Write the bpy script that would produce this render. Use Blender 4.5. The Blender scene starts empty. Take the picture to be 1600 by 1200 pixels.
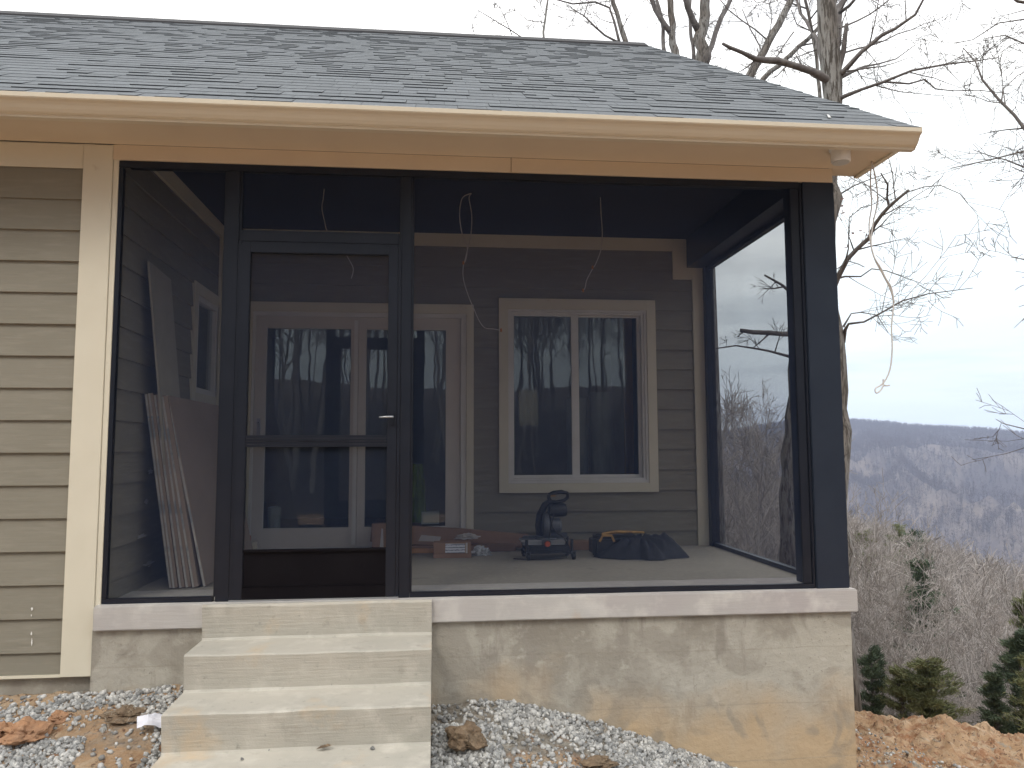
import bpy, bmesh, math, random
import numpy as np
from mathutils import Vector, Matrix, noise
PI=math.pi
S=bpy.context.scene; COL=S.collection
rnd=random.Random(7)
# ------------------------------------------------------------------ camera
CAM=Vector((1.777,-4.388,0.813)); YAW,PITCH,ROLL,FPX=.0992,.0863,-.0036,1199.
_cy,_sy,_cp,_sp=math.cos(YAW),math.sin(YAW),math.cos(PITCH),math.sin(PITCH)
Fw=Vector((_sy*_cp,_cy*_cp,_sp)); R0=Vector((_cy,-_sy,0)); U0=R0.cross(Fw)
Rv=math.cos(ROLL)*R0+math.sin(ROLL)*U0; Uv=-math.sin(ROLL)*R0+math.cos(ROLL)*U0
cd=bpy.data.cameras.new('camera'); cam=bpy.data.objects.new('camera',cd); COL.objects.link(cam)
M=Matrix.Identity(4)
for i in range(3): M[i][0]=Rv[i]; M[i][1]=Uv[i]; M[i][2]=-Fw[i]; M[i][3]=CAM[i]
cam.matrix_world=M
cd.sensor_fit='HORIZONTAL'; cd.sensor_width=36; cd.lens=36*FPX/1600; cd.clip_start=.05; cd.clip_end=8000
S.camera=cam
def at(px,py,y):
    """where the sight line of a photo pixel meets the vertical plane at depth y (used to measure real positions)"""
    d=Fw+Rv*((px-800)/FPX)-Uv*((py-600)/FPX); t=(y-CAM.y)/d.y
    return CAM+d*t
# ------------------------------------------------------------------ materials
def mat(name,base=(.5,.5,.5),rough=.7,noise_=None,bump=None,metal=0,spec=.5,extra=None,coord='Object'):
    """noise_=(scale,colour2,lo,hi[,stretch]); bump=(scale,strength,dist[,stretch])"""
    m=bpy.data.materials.new(name); m.use_nodes=True; nt=m.node_tree; N=nt.nodes; L=nt.links
    b=N['Principled BSDF']; b.inputs['Base Color'].default_value=(*base,1); b.inputs['Roughness'].default_value=rough
    b.inputs['Metallic'].default_value=metal; b.inputs['Specular IOR Level'].default_value=spec
    tc=N.new('ShaderNodeTexCoord')
    def mapped(stretch):
        if not stretch: return tc.outputs[coord]
        mp=N.new('ShaderNodeMapping'); mp.inputs['Scale'].default_value=stretch; L.new(tc.outputs[coord],mp.inputs[0]); return mp.outputs[0]
    col=None
    for nz in (noise_ if isinstance(noise_,list) else [noise_] if noise_ else []):
        t=N.new('ShaderNodeTexNoise'); t.inputs['Scale'].default_value=nz[0]; t.inputs['Detail'].default_value=8; t.inputs['Roughness'].default_value=.62
        L.new(mapped(nz[4] if len(nz)>4 else None),t.inputs[0])
        r=N.new('ShaderNodeMapRange'); r.inputs[1].default_value=nz[2]; r.inputs[2].default_value=nz[3]; L.new(t.outputs[0],r.inputs[0])
        mx=N.new('ShaderNodeMix'); mx.data_type='RGBA'; L.new(r.outputs[0],mx.inputs[0])
        if col is None: mx.inputs[6].default_value=(*base,1)
        else: L.new(col,mx.inputs[6])
        mx.inputs[7].default_value=(*nz[1],1); col=mx.outputs[2]
    hgt=None
    for bp in (bump if isinstance(bump,list) else [bump] if bump else []):
        t=N.new('ShaderNodeTexNoise'); t.inputs['Scale'].default_value=bp[0]; t.inputs['Detail'].default_value=6
        L.new(mapped(bp[3] if len(bp)>3 else None),t.inputs[0])
        bn=N.new('ShaderNodeBump'); bn.inputs['Strength'].default_value=bp[1]; bn.inputs['Distance'].default_value=bp[2]
        L.new(t.outputs[0],bn.inputs['Height'])
        if hgt is not None: L.new(hgt,bn.inputs['Normal'])
        hgt=bn.outputs[0]
    if hgt is not None: L.new(hgt,b.inputs['Normal'])
    if extra: col=extra(nt,tc,b,col) or col
    if col is not None: L.new(col,b.inputs['Base Color'])
    return m
def attr_var(attr,amount):
    """vary the colour per tab/stone by a random attribute"""
    def f(nt,tc,b,col):
        N=nt.nodes; L=nt.links; a=N.new('ShaderNodeAttribute'); a.attribute_name=attr
        h=N.new('ShaderNodeHueSaturation'); r=N.new('ShaderNodeMapRange'); r.inputs[3].default_value=1-amount; r.inputs[4].default_value=1+amount
        L.new(a.outputs['Fac'],r.inputs[0]); L.new(r.outputs[0],h.inputs['Value'])
        if col is not None: L.new(col,h.inputs['Color'])
        else: h.inputs['Color'].default_value=b.inputs['Base Color'].default_value
        return h.outputs[0]
    return f
MT={}
MT['siding']=mat('siding',(.245,.226,.180),.75,[(2.2,(.226,.208,.163),.35,.7),(30,(.29,.268,.217),.5,.8,(.15,.15,1))],[(60,.35,.004,(.06,.06,1)),(8,.1,.004)])
MT['trim']=mat('trim',(.70,.655,.535),.6,[(3,(.665,.62,.50),.4,.7),(14,(.60,.545,.43),.66,.74)],(40,.1,.002,(1,1,.08)))
MT['soffit']=mat('soffit',(.66,.56,.43),.65,(3,(.63,.53,.405),.4,.7),(90,.25,.002))
MT['gutter']=mat('gutter',(.67,.60,.475),.34,(1.5,(.64,.57,.45),.4,.7),(5,.04,.01))
MT['black']=mat('black_metal',(.009,.012,.021),.33,(6,(.013,.016,.026),.45,.7),(30,.05,.002),spec=.36)
MT['brownblack']=mat('bronze_panel',(.006,.005,.007),.5,(5,(.009,.008,.010),.4,.7),(4,.05,.01),spec=.08)
MT['slate']=mat('slate_wrap',(.017,.024,.040),.36,[(4,(.023,.031,.048),.4,.7),(9,(.05,.06,.07),.74,.8)],(25,.08,.002),spec=.32)
MT['white']=mat('white_vinyl',(.74,.73,.71),.4,(6,(.68,.66,.63),.4,.7))
MT['doorwhite']=mat('door_paint',(.66,.61,.56),.45,(3,(.60,.56,.51),.4,.7))
MT['dark']=mat('shaded_ceiling',(.020,.027,.055),.8,(3,(.026,.034,.065),.4,.7))  # navy base paints in the shade of the unlit porch ceiling
MT['drywall']=mat('drywall',(.42,.41,.39),.9,(4,(.36,.35,.33),.4,.7))
MT['subfloor']=mat('subfloor',(.22,.17,.12),.8,(5,(.15,.12,.09),.4,.7))
MT['boardpaper']=mat('board_paper',(.36,.285,.235),.9,[(2,(.32,.25,.20),.4,.7)],(60,.05,.002))
MT['boardcore']=mat('board_core',(.52,.50,.46),.9,[(9,(.30,.32,.34),.5,.6,(1,1,.5)),(14,(.16,.25,.36),.60,.68)])
MT['boardpale']=mat('board_pale',(.40,.37,.31),.85,(5,(.35,.32,.27),.4,.7))
MT['card']=mat('cardboard',(.34,.21,.14),.85,[(4,(.28,.17,.11),.4,.7)],(30,.1,.003))
MT['card2']=mat('cardboard_dark',(.25,.15,.10),.85,[(4,(.2,.12,.08),.4,.7)],(30,.1,.003))
MT['wood']=mat('wood_stud',(.50,.27,.12),.7,[(5,(.38,.20,.09),.4,.7,(8,8,.6))])
MT['tape']=mat('clear_tape',(.55,.52,.49),.3)
MT['plastic']=mat('plastic_bag',(.55,.58,.62),.25,(20,(.35,.37,.4),.4,.6),(18,.8,.02))
MT['paper']=mat('paper',(.78,.78,.84),.7,(12,(.66,.68,.78),.4,.7),(10,.3,.01))
def label_lines(nt,tc,b,col):
    N=nt.nodes;L=nt.links;w=N.new('ShaderNodeTexWave'); w.bands_direction='Z'; w.inputs['Scale'].default_value=16; w.inputs['Distortion'].default_value=2.5; w.inputs['Detail Scale'].default_value=6
    L.new(tc.outputs['Object'],w.inputs[0]); r=N.new('ShaderNodeValToRGB'); r.color_ramp.elements[0].position=.2; r.color_ramp.elements[0].color=(.22,.23,.3,1); r.color_ramp.elements[1].position=.42; r.color_ramp.elements[1].color=(.72,.74,.82,1)
    L.new(w.outputs[0],r.inputs[0]); return r.outputs[0]
MT['shiplabel']=mat('printed_label',(.7,.72,.8),.6,extra=label_lines)
MT['steel']=mat('brushed_steel',(.45,.46,.48),.35,metal=.8)
MT['tool']=mat('tool_plastic',(.018,.019,.022),.45,(9,(.03,.032,.036),.4,.7))
MT['toolgrey']=mat('tool_casting',(.10,.11,.125),.45,(9,(.15,.16,.18),.4,.7),metal=.3)
MT['red']=mat('red_plastic',(.45,.09,.04),.4)
MT['rubber']=mat('rubber',(.015,.015,.017),.6)
MT['cloth']=mat('dark_cloth',(.020,.023,.032),.85,(6,(.033,.037,.048),.4,.7),[(120,.3,.002),(9,.4,.02)])
MT['tan']=mat('tan_leather',(.50,.29,.09),.6,(12,(.35,.2,.07),.4,.6))
MT['rag']=mat('painted_tin',(.55,.50,.40),.6,[(16,(.30,.22,.10),.55,.6)])
MT['hivis']=mat('hi_vis_cloth',(.33,.44,.07),.8,(8,(.25,.33,.06),.4,.6),(12,.5,.02))
MT['roll']=mat('grey_roll',(.42,.45,.48),.5,(5,(.25,.28,.3),.4,.6,(1,1,.2)))
MT['cable']=mat('grey_cable',(.60,.575,.55),.55)
MT['cablewhite']=mat('white_cable',(.62,.57,.50),.55)
MT['copper']=mat('wire_nut',(.6,.25,.08),.5)
MT['lightwhite']=mat('light_housing',(.84,.83,.80),.4)
MT['lens']=mat('frosted_lens',(.5,.5,.48),.3)
def shingle_extra(nt,tc,b,col):
    return attr_var('tab',.11)(nt,tc,b,col)
MT['shingle']=mat('asphalt_shingle',(.135,.150,.166),.95,[(1.1,(.130,.145,.158),.35,.65),(45,(.185,.20,.217),.50,.72),(120,(.09,.095,.10),.55,.75)],(220,.5,.004),extra=shingle_extra)
MT['shingledark']=mat('shingle_edge_shade',(.045,.05,.06),.95,(60,(.06,.065,.075),.4,.7))  # dark cut edge, also painting in the shadow line below each tab
MT['ridge']=mat('ridge_vent',(.03,.03,.034),.8,(30,(.045,.045,.05),.4,.7))
MT['concrete']=mat('broomed_concrete',(.50,.468,.405),.88,[(1.6,(.42,.40,.35),.35,.65),(7,(.57,.54,.475),.5,.75),(11,(.40,.37,.32),.60,.70),(2.7,(.56,.44,.30),.58,.76),(26,(.33,.31,.27),.62,.75)],[(50,.5,.006,(.12,1,1.6)),(140,.4,.003),(9,.25,.01)])
MT['slab']=mat('slab_concrete',(.53,.515,.485),.8,[(.45,(.43,.395,.39),.45,.6),(1.7,(.46,.44,.42),.42,.65),(6,(.60,.575,.54),.5,.75),(2.2,(.50,.37,.27),.66,.78)],[(60,.3,.004,(.15,1,1.4)),(160,.2,.002)])
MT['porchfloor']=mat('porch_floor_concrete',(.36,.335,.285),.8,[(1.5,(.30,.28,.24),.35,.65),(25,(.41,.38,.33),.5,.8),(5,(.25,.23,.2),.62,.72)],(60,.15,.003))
def found_extra(nt,tc,b,col):
    N=nt.nodes;L=nt.links
    sep=N.new('ShaderNodeSeparateXYZ'); L.new(tc.outputs['Object'],sep.inputs[0])
    # clay wash: orange silt splashed up the lower wall, ragged upper limit
    n=N.new('ShaderNodeTexNoise'); n.inputs['Scale'].default_value=1.7; n.inputs['Detail'].default_value=7; L.new(tc.outputs['Object'],n.inputs[0])
    ma=N.new('ShaderNodeMath'); ma.operation='MULTIPLY_ADD'; ma.inputs[1].default_value=1.5; L.new(n.outputs[0],ma.inputs[0]); L.new(sep.outputs[2],ma.inputs[2])
    r=N.new('ShaderNodeMapRange'); r.inputs[1].default_value=.32; r.inputs[2].default_value=-.12; r.inputs[3].default_value=0; r.inputs[4].default_value=.85; L.new(ma.outputs[0],r.inputs[0])
    mx=N.new('ShaderNodeMix'); mx.data_type='RGBA'; L.new(r.outputs[0],mx.inputs[0]); L.new(col,mx.inputs[6]); mx.inputs[7].default_value=(.50,.36,.215,1)
    # trowel smears: distorted darker patches
    v=N.new('ShaderNodeTexNoise'); v.inputs['Scale'].default_value=3.4; v.inputs['Detail'].default_value=5; v.inputs['Distortion'].default_value=1.1; L.new(tc.outputs['Object'],v.inputs[0])
    r2=N.new('ShaderNodeMapRange'); r2.inputs[1].default_value=.52; r2.inputs[2].default_value=.60; r2.inputs[4].default_value=.5; L.new(v.outputs[0],r2.inputs[0])
    mx2=N.new('ShaderNodeMix'); mx2.data_type='RGBA'; L.new(r2.outputs[0],mx2.inputs[0]); L.new(mx.outputs[2],mx2.inputs[6]); mx2.inputs[7].default_value=(.27,.245,.205,1)
    # form board joints every 0.3 m
    w=N.new('ShaderNodeMath'); w.operation='PINGPONG'; w.inputs[1].default_value=.155
    wn=N.new('ShaderNodeMath'); wn.operation='MULTIPLY_ADD'; wn.inputs[1].default_value=.03; L.new(n.outputs[0],wn.inputs[0]); L.new(sep.outputs[2],wn.inputs[2]); L.new(wn.outputs[0],w.inputs[0])
    r3=N.new('ShaderNodeMapRange'); r3.inputs[1].default_value=0; r3.inputs[2].default_value=.006; r3.inputs[3].default_value=.35; r3.inputs[4].default_value=0; L.new(w.outputs[0],r3.inputs[0])
    mx3=N.new('ShaderNodeMix'); mx3.data_type='RGBA'; L.new(r3.outputs[0],mx3.inputs[0]); L.new(mx2.outputs[2],mx3.inputs[6]); mx3.inputs[7].default_value=(.28,.25,.20,1)
    return mx3.outputs[2]
MT['foundation']=mat('trowelled_foundation',(.40,.375,.325),.88,[(1.3,(.45,.425,.365),.4,.65),(2.2,(.31,.285,.24),.50,.62,(1,1,.75)),(5,(.30,.275,.235),.56,.64,(1.4,1,.35)),(14,(.48,.455,.40),.55,.75),(60,(.27,.25,.215),.62,.70)],[(3,.8,.03,(.5,1,1)),(30,.5,.008),(120,.4,.002)],extra=found_extra)
def bark_extra(nt,tc,b,col): return None
MT['bark']=mat('grey_oak_bark',(.20,.18,.16),.95,[(2.5,(.29,.285,.27),.45,.6,(1,1,.5)),(1.1,(.13,.10,.08),.52,.66,(1,1,.4)),(34,(.075,.065,.055),.49,.57,(1,1,.12))],[(14,1,.035,(1,1,.16)),(50,.5,.01)])
MT['twig']=mat('branch_bark',(.13,.115,.11),.9,[(8,(.20,.185,.175),.45,.65)],(40,.4,.006))
MT['twigpale']=mat('pale_branch_bark',(.33,.30,.28),.9,[(3,(.42,.39,.37),.45,.6),(1.3,(.24,.2,.18),.5,.65)])
MT['twigbrown']=mat('brown_brush_bark',(.235,.207,.19),.9,[(3,(.33,.305,.285),.45,.6),(.3,(.18,.15,.135),.5,.65)])
MT['farwood']=mat('far_tree_bark',(.095,.072,.075),.9,[(.006,(.045,.036,.045),.42,.58),(.016,(.125,.10,.09),.52,.64)],coord='Object')
MT['deadleaf']=mat('dead_leaf',(.14,.07,.06),.8)
MT['cedar']=mat('cedar_foliage',(.17,.185,.085),.8,[(3,(.10,.12,.055),.45,.6),(9,(.26,.245,.13),.55,.7)])
MT['cedardark']=mat('cedar_foliage_dark',(.085,.12,.07),.8,[(3,(.055,.08,.05),.45,.6),(9,(.14,.16,.085),.55,.7)])
MT['stone']=mat('crushed_stone',(.40,.395,.38),.9,[(9,(.30,.305,.305),.4,.6),(60,(.52,.505,.47),.5,.7)],(90,.4,.002),extra=attr_var('tab',.48))
MT['clod']=mat('clay_clod',(.40,.22,.12),.95,[(9,(.30,.17,.10),.45,.6),(30,(.46,.28,.17),.5,.7)],[(30,.6,.01)])
MT['clodbrown']=mat('brown_clod',(.20,.14,.09),.95,[(12,(.12,.085,.055),.45,.6),(30,(.27,.20,.13),.5,.7)],[(40,.8,.012)])
def glass_mat():
    m=bpy.data.materials.new('window_glass'); m.use_nodes=True; nt=m.node_tree; N=nt.nodes; L=nt.links; N.remove(N['Principled BSDF'])
    o=N['Material Output']; t=N.new('ShaderNodeBsdfTransparent'); t.inputs[0].default_value=(.80,.86,.82,1)
    g=N.new('ShaderNodeBsdfGlossy'); g.inputs['Roughness'].default_value=.012; g.inputs[0].default_value=(.96,1,.97,1)
    tc=N.new('ShaderNodeTexCoord'); nz=N.new('ShaderNodeTexNoise'); nz.inputs['Scale'].default_value=2.5; L.new(tc.outputs['Object'],nz.inputs[0])
    b=N.new('ShaderNodeBump'); b.inputs['Strength'].default_value=.08; b.inputs['Distance'].default_value=.01; L.new(nz.outputs[0],b.inputs['Height']); L.new(b.outputs[0],g.inputs['Normal'])
    lw=N.new('ShaderNodeLayerWeight'); lw.inputs['Blend'].default_value=.5
    pw=N.new('ShaderNodeMath'); pw.operation='POWER'; pw.inputs[1].default_value=4; L.new(lw.outputs['Facing'],pw.inputs[0])
    f=N.new('ShaderNodeMapRange'); f.inputs[3].default_value=.13; f.inputs[4].default_value=.95; L.new(pw.outputs[0],f.inputs[0]); mx=N.new('ShaderNodeMixShader')
    L.new(f.outputs[0],mx.inputs[0]); L.new(t.outputs[0],mx.inputs[1]); L.new(g.outputs[0],mx.inputs[2]); L.new(mx.outputs[0],o.inputs[0]); return m
MT['glass']=glass_mat()
SCREEN_OPEN=.62
def screen_mat():
    """insect mesh: woven charcoal yarn covering part of the area, denser when seen at a slant"""
    m=bpy.data.materials.new('insect_screen'); m.use_nodes=True; nt=m.node_tree; N=nt.nodes; L=nt.links
    b=N['Principled BSDF']; o=N['Material Output']; b.inputs['Base Color'].default_value=(.013,.023,.054,1); b.inputs['Roughness'].default_value=.7; b.inputs['Specular IOR Level'].default_value=.2
    t=N.new('ShaderNodeBsdfTransparent'); mx=N.new('ShaderNodeMixShader')
    lw=N.new('ShaderNodeLayerWeight'); lw.inputs['Blend'].default_value=.5
    mr=N.new('ShaderNodeMapRange'); mr.inputs[1].default_value=0; mr.inputs[2].default_value=1; mr.inputs[3].default_value=1-SCREEN_OPEN; mr.inputs[4].default_value=.44
    L.new(lw.outputs['Facing'],mr.inputs[0])
    tc=N.new('ShaderNodeTexCoord'); nz=N.new('ShaderNodeTexNoise'); nz.inputs['Scale'].default_value=1.4; nz.inputs['Detail'].default_value=3; L.new(tc.outputs['Object'],nz.inputs[0])
    ad=N.new('ShaderNodeMath'); ad.operation='MULTIPLY_ADD'; ad.inputs[1].default_value=.10; L.new(nz.outputs[0],ad.inputs[0])
    sb=N.new('ShaderNodeMath'); sb.operation='SUBTRACT'; sb.inputs[1].default_value=.05; L.new(mr.outputs[0],sb.inputs[0]); L.new(sb.outputs[0],ad.inputs[2])
    L.new(ad.outputs[0],mx.inputs[0]); L.new(t.outputs[0],mx.inputs[1]); L.new(b.outputs[0],mx.inputs[2]); L.new(mx.outputs[0],o.inputs[0]); return m
MT['screen']=screen_mat()
# ------------------------------------------------------------------ object helpers
def tag(o,label=None,cat=None,group=None,kind=None):
    if label: o['label']=label
    if cat: o['category']=cat
    if group: o['group']=group
    if kind: o['kind']=kind
    return o
def thing(name,label,cat,loc=(0,0,0),rz=0,group=None):
    o=bpy.data.objects.new(name,None); COL.objects.link(o); o.location=loc; o.rotation_euler=(0,0,rz); o.empty_display_size=.1
    return tag(o,label,cat,group)
def link(name,me,m,parent=None):
    me.materials.append(MT[m] if isinstance(m,str) else m)
    o=bpy.data.objects.new(name,me); COL.objects.link(o)
    if parent: o.parent=parent
    return o
class B:
    def __init__(s): s.v=[]; s.f=[]; s.a=[]
    def add(s,vs,fs,a=None):
        n=len(s.v); s.v+= [tuple(p) for p in vs]; s.f+=[tuple(i+n for i in f) for f in fs]
        if a is not None: s.a+=[a]*len(vs)
        return s
    def box(s,x0,x1,y0,y1,z0,z1,a=None):
        return s.add([(x0,y0,z0),(x1,y0,z0),(x1,y1,z0),(x0,y1,z0),(x0,y0,z1),(x1,y0,z1),(x1,y1,z1),(x0,y1,z1)],
          [(0,3,2,1),(4,5,6,7),(0,1,5,4),(1,2,6,5),(2,3,7,6),(3,0,4,7)],a)
    def obox(s,c,ax,ay,az):
        c=Vector(c);ax,ay,az=Vector(ax),Vector(ay),Vector(az)
        vs=[c+i*ax+j*ay+k*az for k in(-1,1) for j in(-1,1) for i in(-1,1)]
        return s.add(vs,[(0,2,3,1),(4,5,7,6),(0,1,5,4),(1,3,7,5),(3,2,6,7),(2,0,4,6)])
    def extrude_x(s,prof,x0,x1):
        n=len(prof); vs=[(x0,y,z) for y,z in prof]+[(x1,y,z) for y,z in prof]
        fs=[(i,(i+1)%n,(i+1)%n+n,i+n) for i in range(n)]+[tuple(range(n))[::-1],tuple(range(n,2*n))]
        return s.add(vs,fs)
    def extrude_y(s,prof,y0,y1):
        n=len(prof); vs=[(x,y0,z) for x,z in prof]+[(x,y1,z) for x,z in prof]
        return s.add(vs,[(i,(i+1)%n,(i+1)%n+n,i+n) for i in range(n)]+[tuple(range(n))[::-1],tuple(range(n,2*n))])
    def tube(s,pts,rad,k=8,cap=True):
        pts=[Vector(p) for p in pts]
        if not hasattr(rad,'__len__'): rad=[rad]*len(pts)
        n=len(s.v); u=None
        for i,p in enumerate(pts):
            d=(pts[min(i+1,len(pts)-1)]-pts[max(i-1,0)]);
            if d.length<1e-9: d=Vector((0,0,1))
            d.normalize()
            if u is None: u=d.orthogonal().normalized()
            else:
                u=u-d*u.dot(d)
                u=u.normalized() if u.length>1e-6 else d.orthogonal().normalized()
            w=d.cross(u)
            for j in range(k):
                a=2*PI*j/k; q=p+(u*math.cos(a)+w*math.sin(a))*rad[i]; s.v.append((q.x,q.y,q.z))
        for i in range(len(pts)-1):
            for j in range(k):
                a=n+i*k+j; b=n+i*k+(j+1)%k; s.f.append((a,b,b+k,a+k))
        if cap and k>2: s.f.append(tuple(range(n,n+k))[::-1]); e=n+(len(pts)-1)*k; s.f.append(tuple(range(e,e+k)))
        return s
    def lathe(s,c,prof,k=24,axis='z'):
        n=len(s.v); c=Vector(c)
        for r,h in prof:
            for j in range(k):
                a=2*PI*j/k; p=Vector((r*math.cos(a),r*math.sin(a),h))
                if axis=='y': p=Vector((p.x,p.z,p.y))
                if axis=='x': p=Vector((p.z,p.x,p.y))
                s.v.append(tuple(c+p))
        for i in range(len(prof)-1):
            for j in range(k):
                a=n+i*k+j;b=n+i*k+(j+1)%k; s.f.append((a,b,b+k,a+k))
        s.f.append(tuple(range(n,n+k))[::-1]); e=n+(len(prof)-1)*k; s.f.append(tuple(range(e,e+k)))
        return s
    def mesh(s,name,smooth=False):
        me=bpy.data.meshes.new(name); me.from_pydata(s.v,[],s.f)
        if s.a and len(s.a)==len(s.v):
            at_=me.attributes.new('tab','FLOAT','POINT'); at_.data.foreach_set('value',s.a)
        if smooth: me.shade_smooth()
        me.update(); return me
    def build(s,name,m,parent=None,smooth=False,bevel=0,fixn=False):
        me=s.mesh(name,smooth)
        if bevel or fixn:
            bm=bmesh.new(); bm.from_mesh(me); bmesh.ops.recalc_face_normals(bm,faces=bm.faces)
            if bevel: bmesh.ops.bevel(bm,geom=bm.edges[:],offset=bevel,segments=2,affect='EDGES',clamp_overlap=True)
            bm.to_mesh(me); bm.free()
        return link(name,me,m,parent)
def np_mesh(name,V,Q,attr=None,smooth=False):
    """V (n,3), Q (m,k) all same k"""
    V=np.asarray(V,np.float32); Q=np.asarray(Q,np.int32); k=Q.shape[1]
    me=bpy.data.meshes.new(name); me.vertices.add(len(V)); me.vertices.foreach_set('co',V.ravel())
    me.loops.add(Q.size); me.loops.foreach_set('vertex_index',Q.ravel()); me.polygons.add(len(Q))
    me.polygons.foreach_set('loop_start',np.arange(0,Q.size,k,dtype=np.int32)); me.polygons.foreach_set('loop_total',np.full(len(Q),k,np.int32))
    if attr is not None:
        a=me.attributes.new('tab','FLOAT','POINT'); a.data.foreach_set('value',np.asarray(attr,np.float32))
    me.update(calc_edges=True); me.validate()
    if smooth: me.shade_smooth()
    return me
# ================================================================== HOUSE
house=thing('house','tan lap sided house with grey shingle roof and a dark screened porch','house')
D=2.07; W=4.2; ZC=2.66
# roof slope geometry (gable, ridge parallel to x)
EY,EZ=-.47,2.606; RY,RZ=4.81,5.965; RX1=4.47; RX0=-9.0
slope=math.atan2(RZ-EZ,RY-EY); SL=math.hypot(RZ-EZ,RY-EY)
def lap_siding(name,origin,dx,nrm,x0,x1,z0,z1,zref,expo,holes=(),m='siding'):
    """real overlapping clapboards: each course is a wedge, thick at its lower edge"""
    b=B(); o=Vector(origin); dx=Vector(dx); n=Vector(nrm); up=Vector((0,0,1))
    k0=math.floor((z0-zref)/expo); z=zref+k0*expo; r=random.Random(name+str(origin))
    while z<z1-1e-6:
        za,zb=max(z,z0),min(z+expo,z1)
        xs=sorted({x0,x1,*[h[0] for h in holes if x0<h[0]<x1],*[h[1] for h in holes if x0<h[1]<x1]})
        jit=r.uniform(-.0012,.0012)
        for xa,xb in zip(xs,xs[1:]):
            segs=[(za,zb)]
            for h in holes:
                if h[0]<(xa+xb)/2<h[1]:
                    ns=[]
                    for a,c in segs:
                        if h[3]<=a or h[2]>=c: ns.append((a,c)); continue
                        if a<h[2]: ns.append((a,h[2]))
                        if c>h[3]: ns.append((h[3],c))
                    segs=ns
            for a,c in segs:
                if c-a<.002: continue
                ta=.018-.015*(a-z)/expo+jit; tc_=.018-.015*(c-z)/expo+jit
                P=lambda x,t,zz:o+dx*x+n*t+up*zz
                b.add([P(xa,0,a),P(xb,0,a),P(xb,ta,a),P(xa,ta,a),P(xa,0,c),P(xb,0,c),P(xb,tc_,c),P(xa,tc_,c)],
                      [(0,1,2,3),(7,6,5,4),(3,2,6,7),(0,3,7,4),(1,5,6,2)])
        z+=expo
    return b.build(name,m,house,fixn=True)
# front wall left of the porch, porch side wall, porch back wall
lap_siding('wall',(0,.012,0),(1,0,0),(0,-1,0),-8.0,-.10,-.355,2.42,-.243,.1755)
lap_siding('wall',(0,0,0),(0,1,0),(1,0,0),.05,D,0,2.55,-.065,.1755,holes=[(1.42,2.02,1.22,2.02)])
WIN=(2.33,3.65,.48,2.09); FD=(.24,2.07,0,2.02)
lap_siding('wall',(0,D,0),(1,0,0),(0,-1,0),.02,4.02,0,2.56,.30,.1725,holes=[WIN,FD])
# wall cores (sheathing)
def wall_core(x0,x1,y0,y1,z0,z1,holes,axis):
    b=B()
    if axis=='x':
        hs=sorted(holes); x=x0
        for h in hs:
            b.box(x,h[0],y0,y1,z0,z1)
            if h[2]>z0+.005: b.box(h[0],h[1],y0,y1,z0,h[2])
            b.box(h[0],h[1],y0,y1,h[3],z1); x=h[1]
        b.box(x,x1,y0,y1,z0,z1)
    else:
        y=y0
        for h in sorted(holes):
            b.box(x0,x1,y,h[0],z0,z1); b.box(x0,x1,h[0],h[1],z0,h[2]); b.box(x0,x1,h[0],h[1],h[3],z1); y=h[1]
        b.box(x0,x1,y,y1,z0,z1)
    return b.build('wall_core','drywall',house)
wall_core(.0,4.15,D+.002,D+.13,0,ZC,[WIN,FD],'x')
wall_core(-.14,-.002,.05,D+.12,-.1,ZC,[(1.42,2.02,1.22,2.02)],'y')
wall_core(-8,-.145,.014,.14,-.35,2.6,[],'x')
# rest of the room behind
B().box(4.02,4.15,D+.135,8.4,-.1,ZC).build('wall_core','drywall',house)
B().box(-8,4.15,8.4,8.53,-.1,ZC).build('wall_core','drywall',house)
B().box(-8.13,-8,.014,8.53,-.3,ZC).build('wall_core','drywall',house)
B().box(-.135,4.01,D+.14,8.39,-.06,-.004).box(-7.99,-.14,.15,8.39,-.06,-.006).build('interior_floor','subfloor',house)
B().box(-.135,4.01,5.2,5.3,0,2.5).build('interior_wall','drywall',house)
B().box(-7.99,4.0,D+.14,8.39,ZC+.005,ZC+.05).build('interior_ceiling','drywall',house)
# outer siding of the gable end and back
lap_siding('wall',(4.15,0,0),(0,1,0),(1,0,0),D+.01,8.53,-.2,2.5,-.065,.1755)
g=B()
gp=[(8.53,2.66),(D*0+.0,2.66),(EY+.35,EZ+.10),(RY,RZ-.09),(2*RY-EY-.35,EZ+.10)]
g.add([(4.15,y,z) for y,z in gp]+[(4.02,y,z) for y,z in gp],[(0,1,2,3,4),(9,8,7,6,5)]+[(i,i+5,(i+1)%5+5,(i+1)%5) for i in range(5)]).build('gable_wall','siding',house,fixn=True)
# corner boards & trims (front, proud of the siding)
B().box(-.188,-.030,-.012,.012,-.37,2.530).build('corner_board','trim',house,bevel=.002)
B().box(-.029,.0,-.005,.10,-.135,2.452).build('corner_board','trim',house,bevel=.002)
B().box(-8,-.189,-.010,.012,2.39,2.530).build('frieze_board','trim',house,bevel=.002)
B().box(-8,-.189,-.006,.010,-.372,-.357).build('starter_strip','trim',house)
B().box(-.029,2.21,-.016,.03,2.446,2.5318).box(2.213,4.196,-.016,.03,2.446,2.5318).build('header_board','soffit',house,bevel=.0015)
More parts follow.
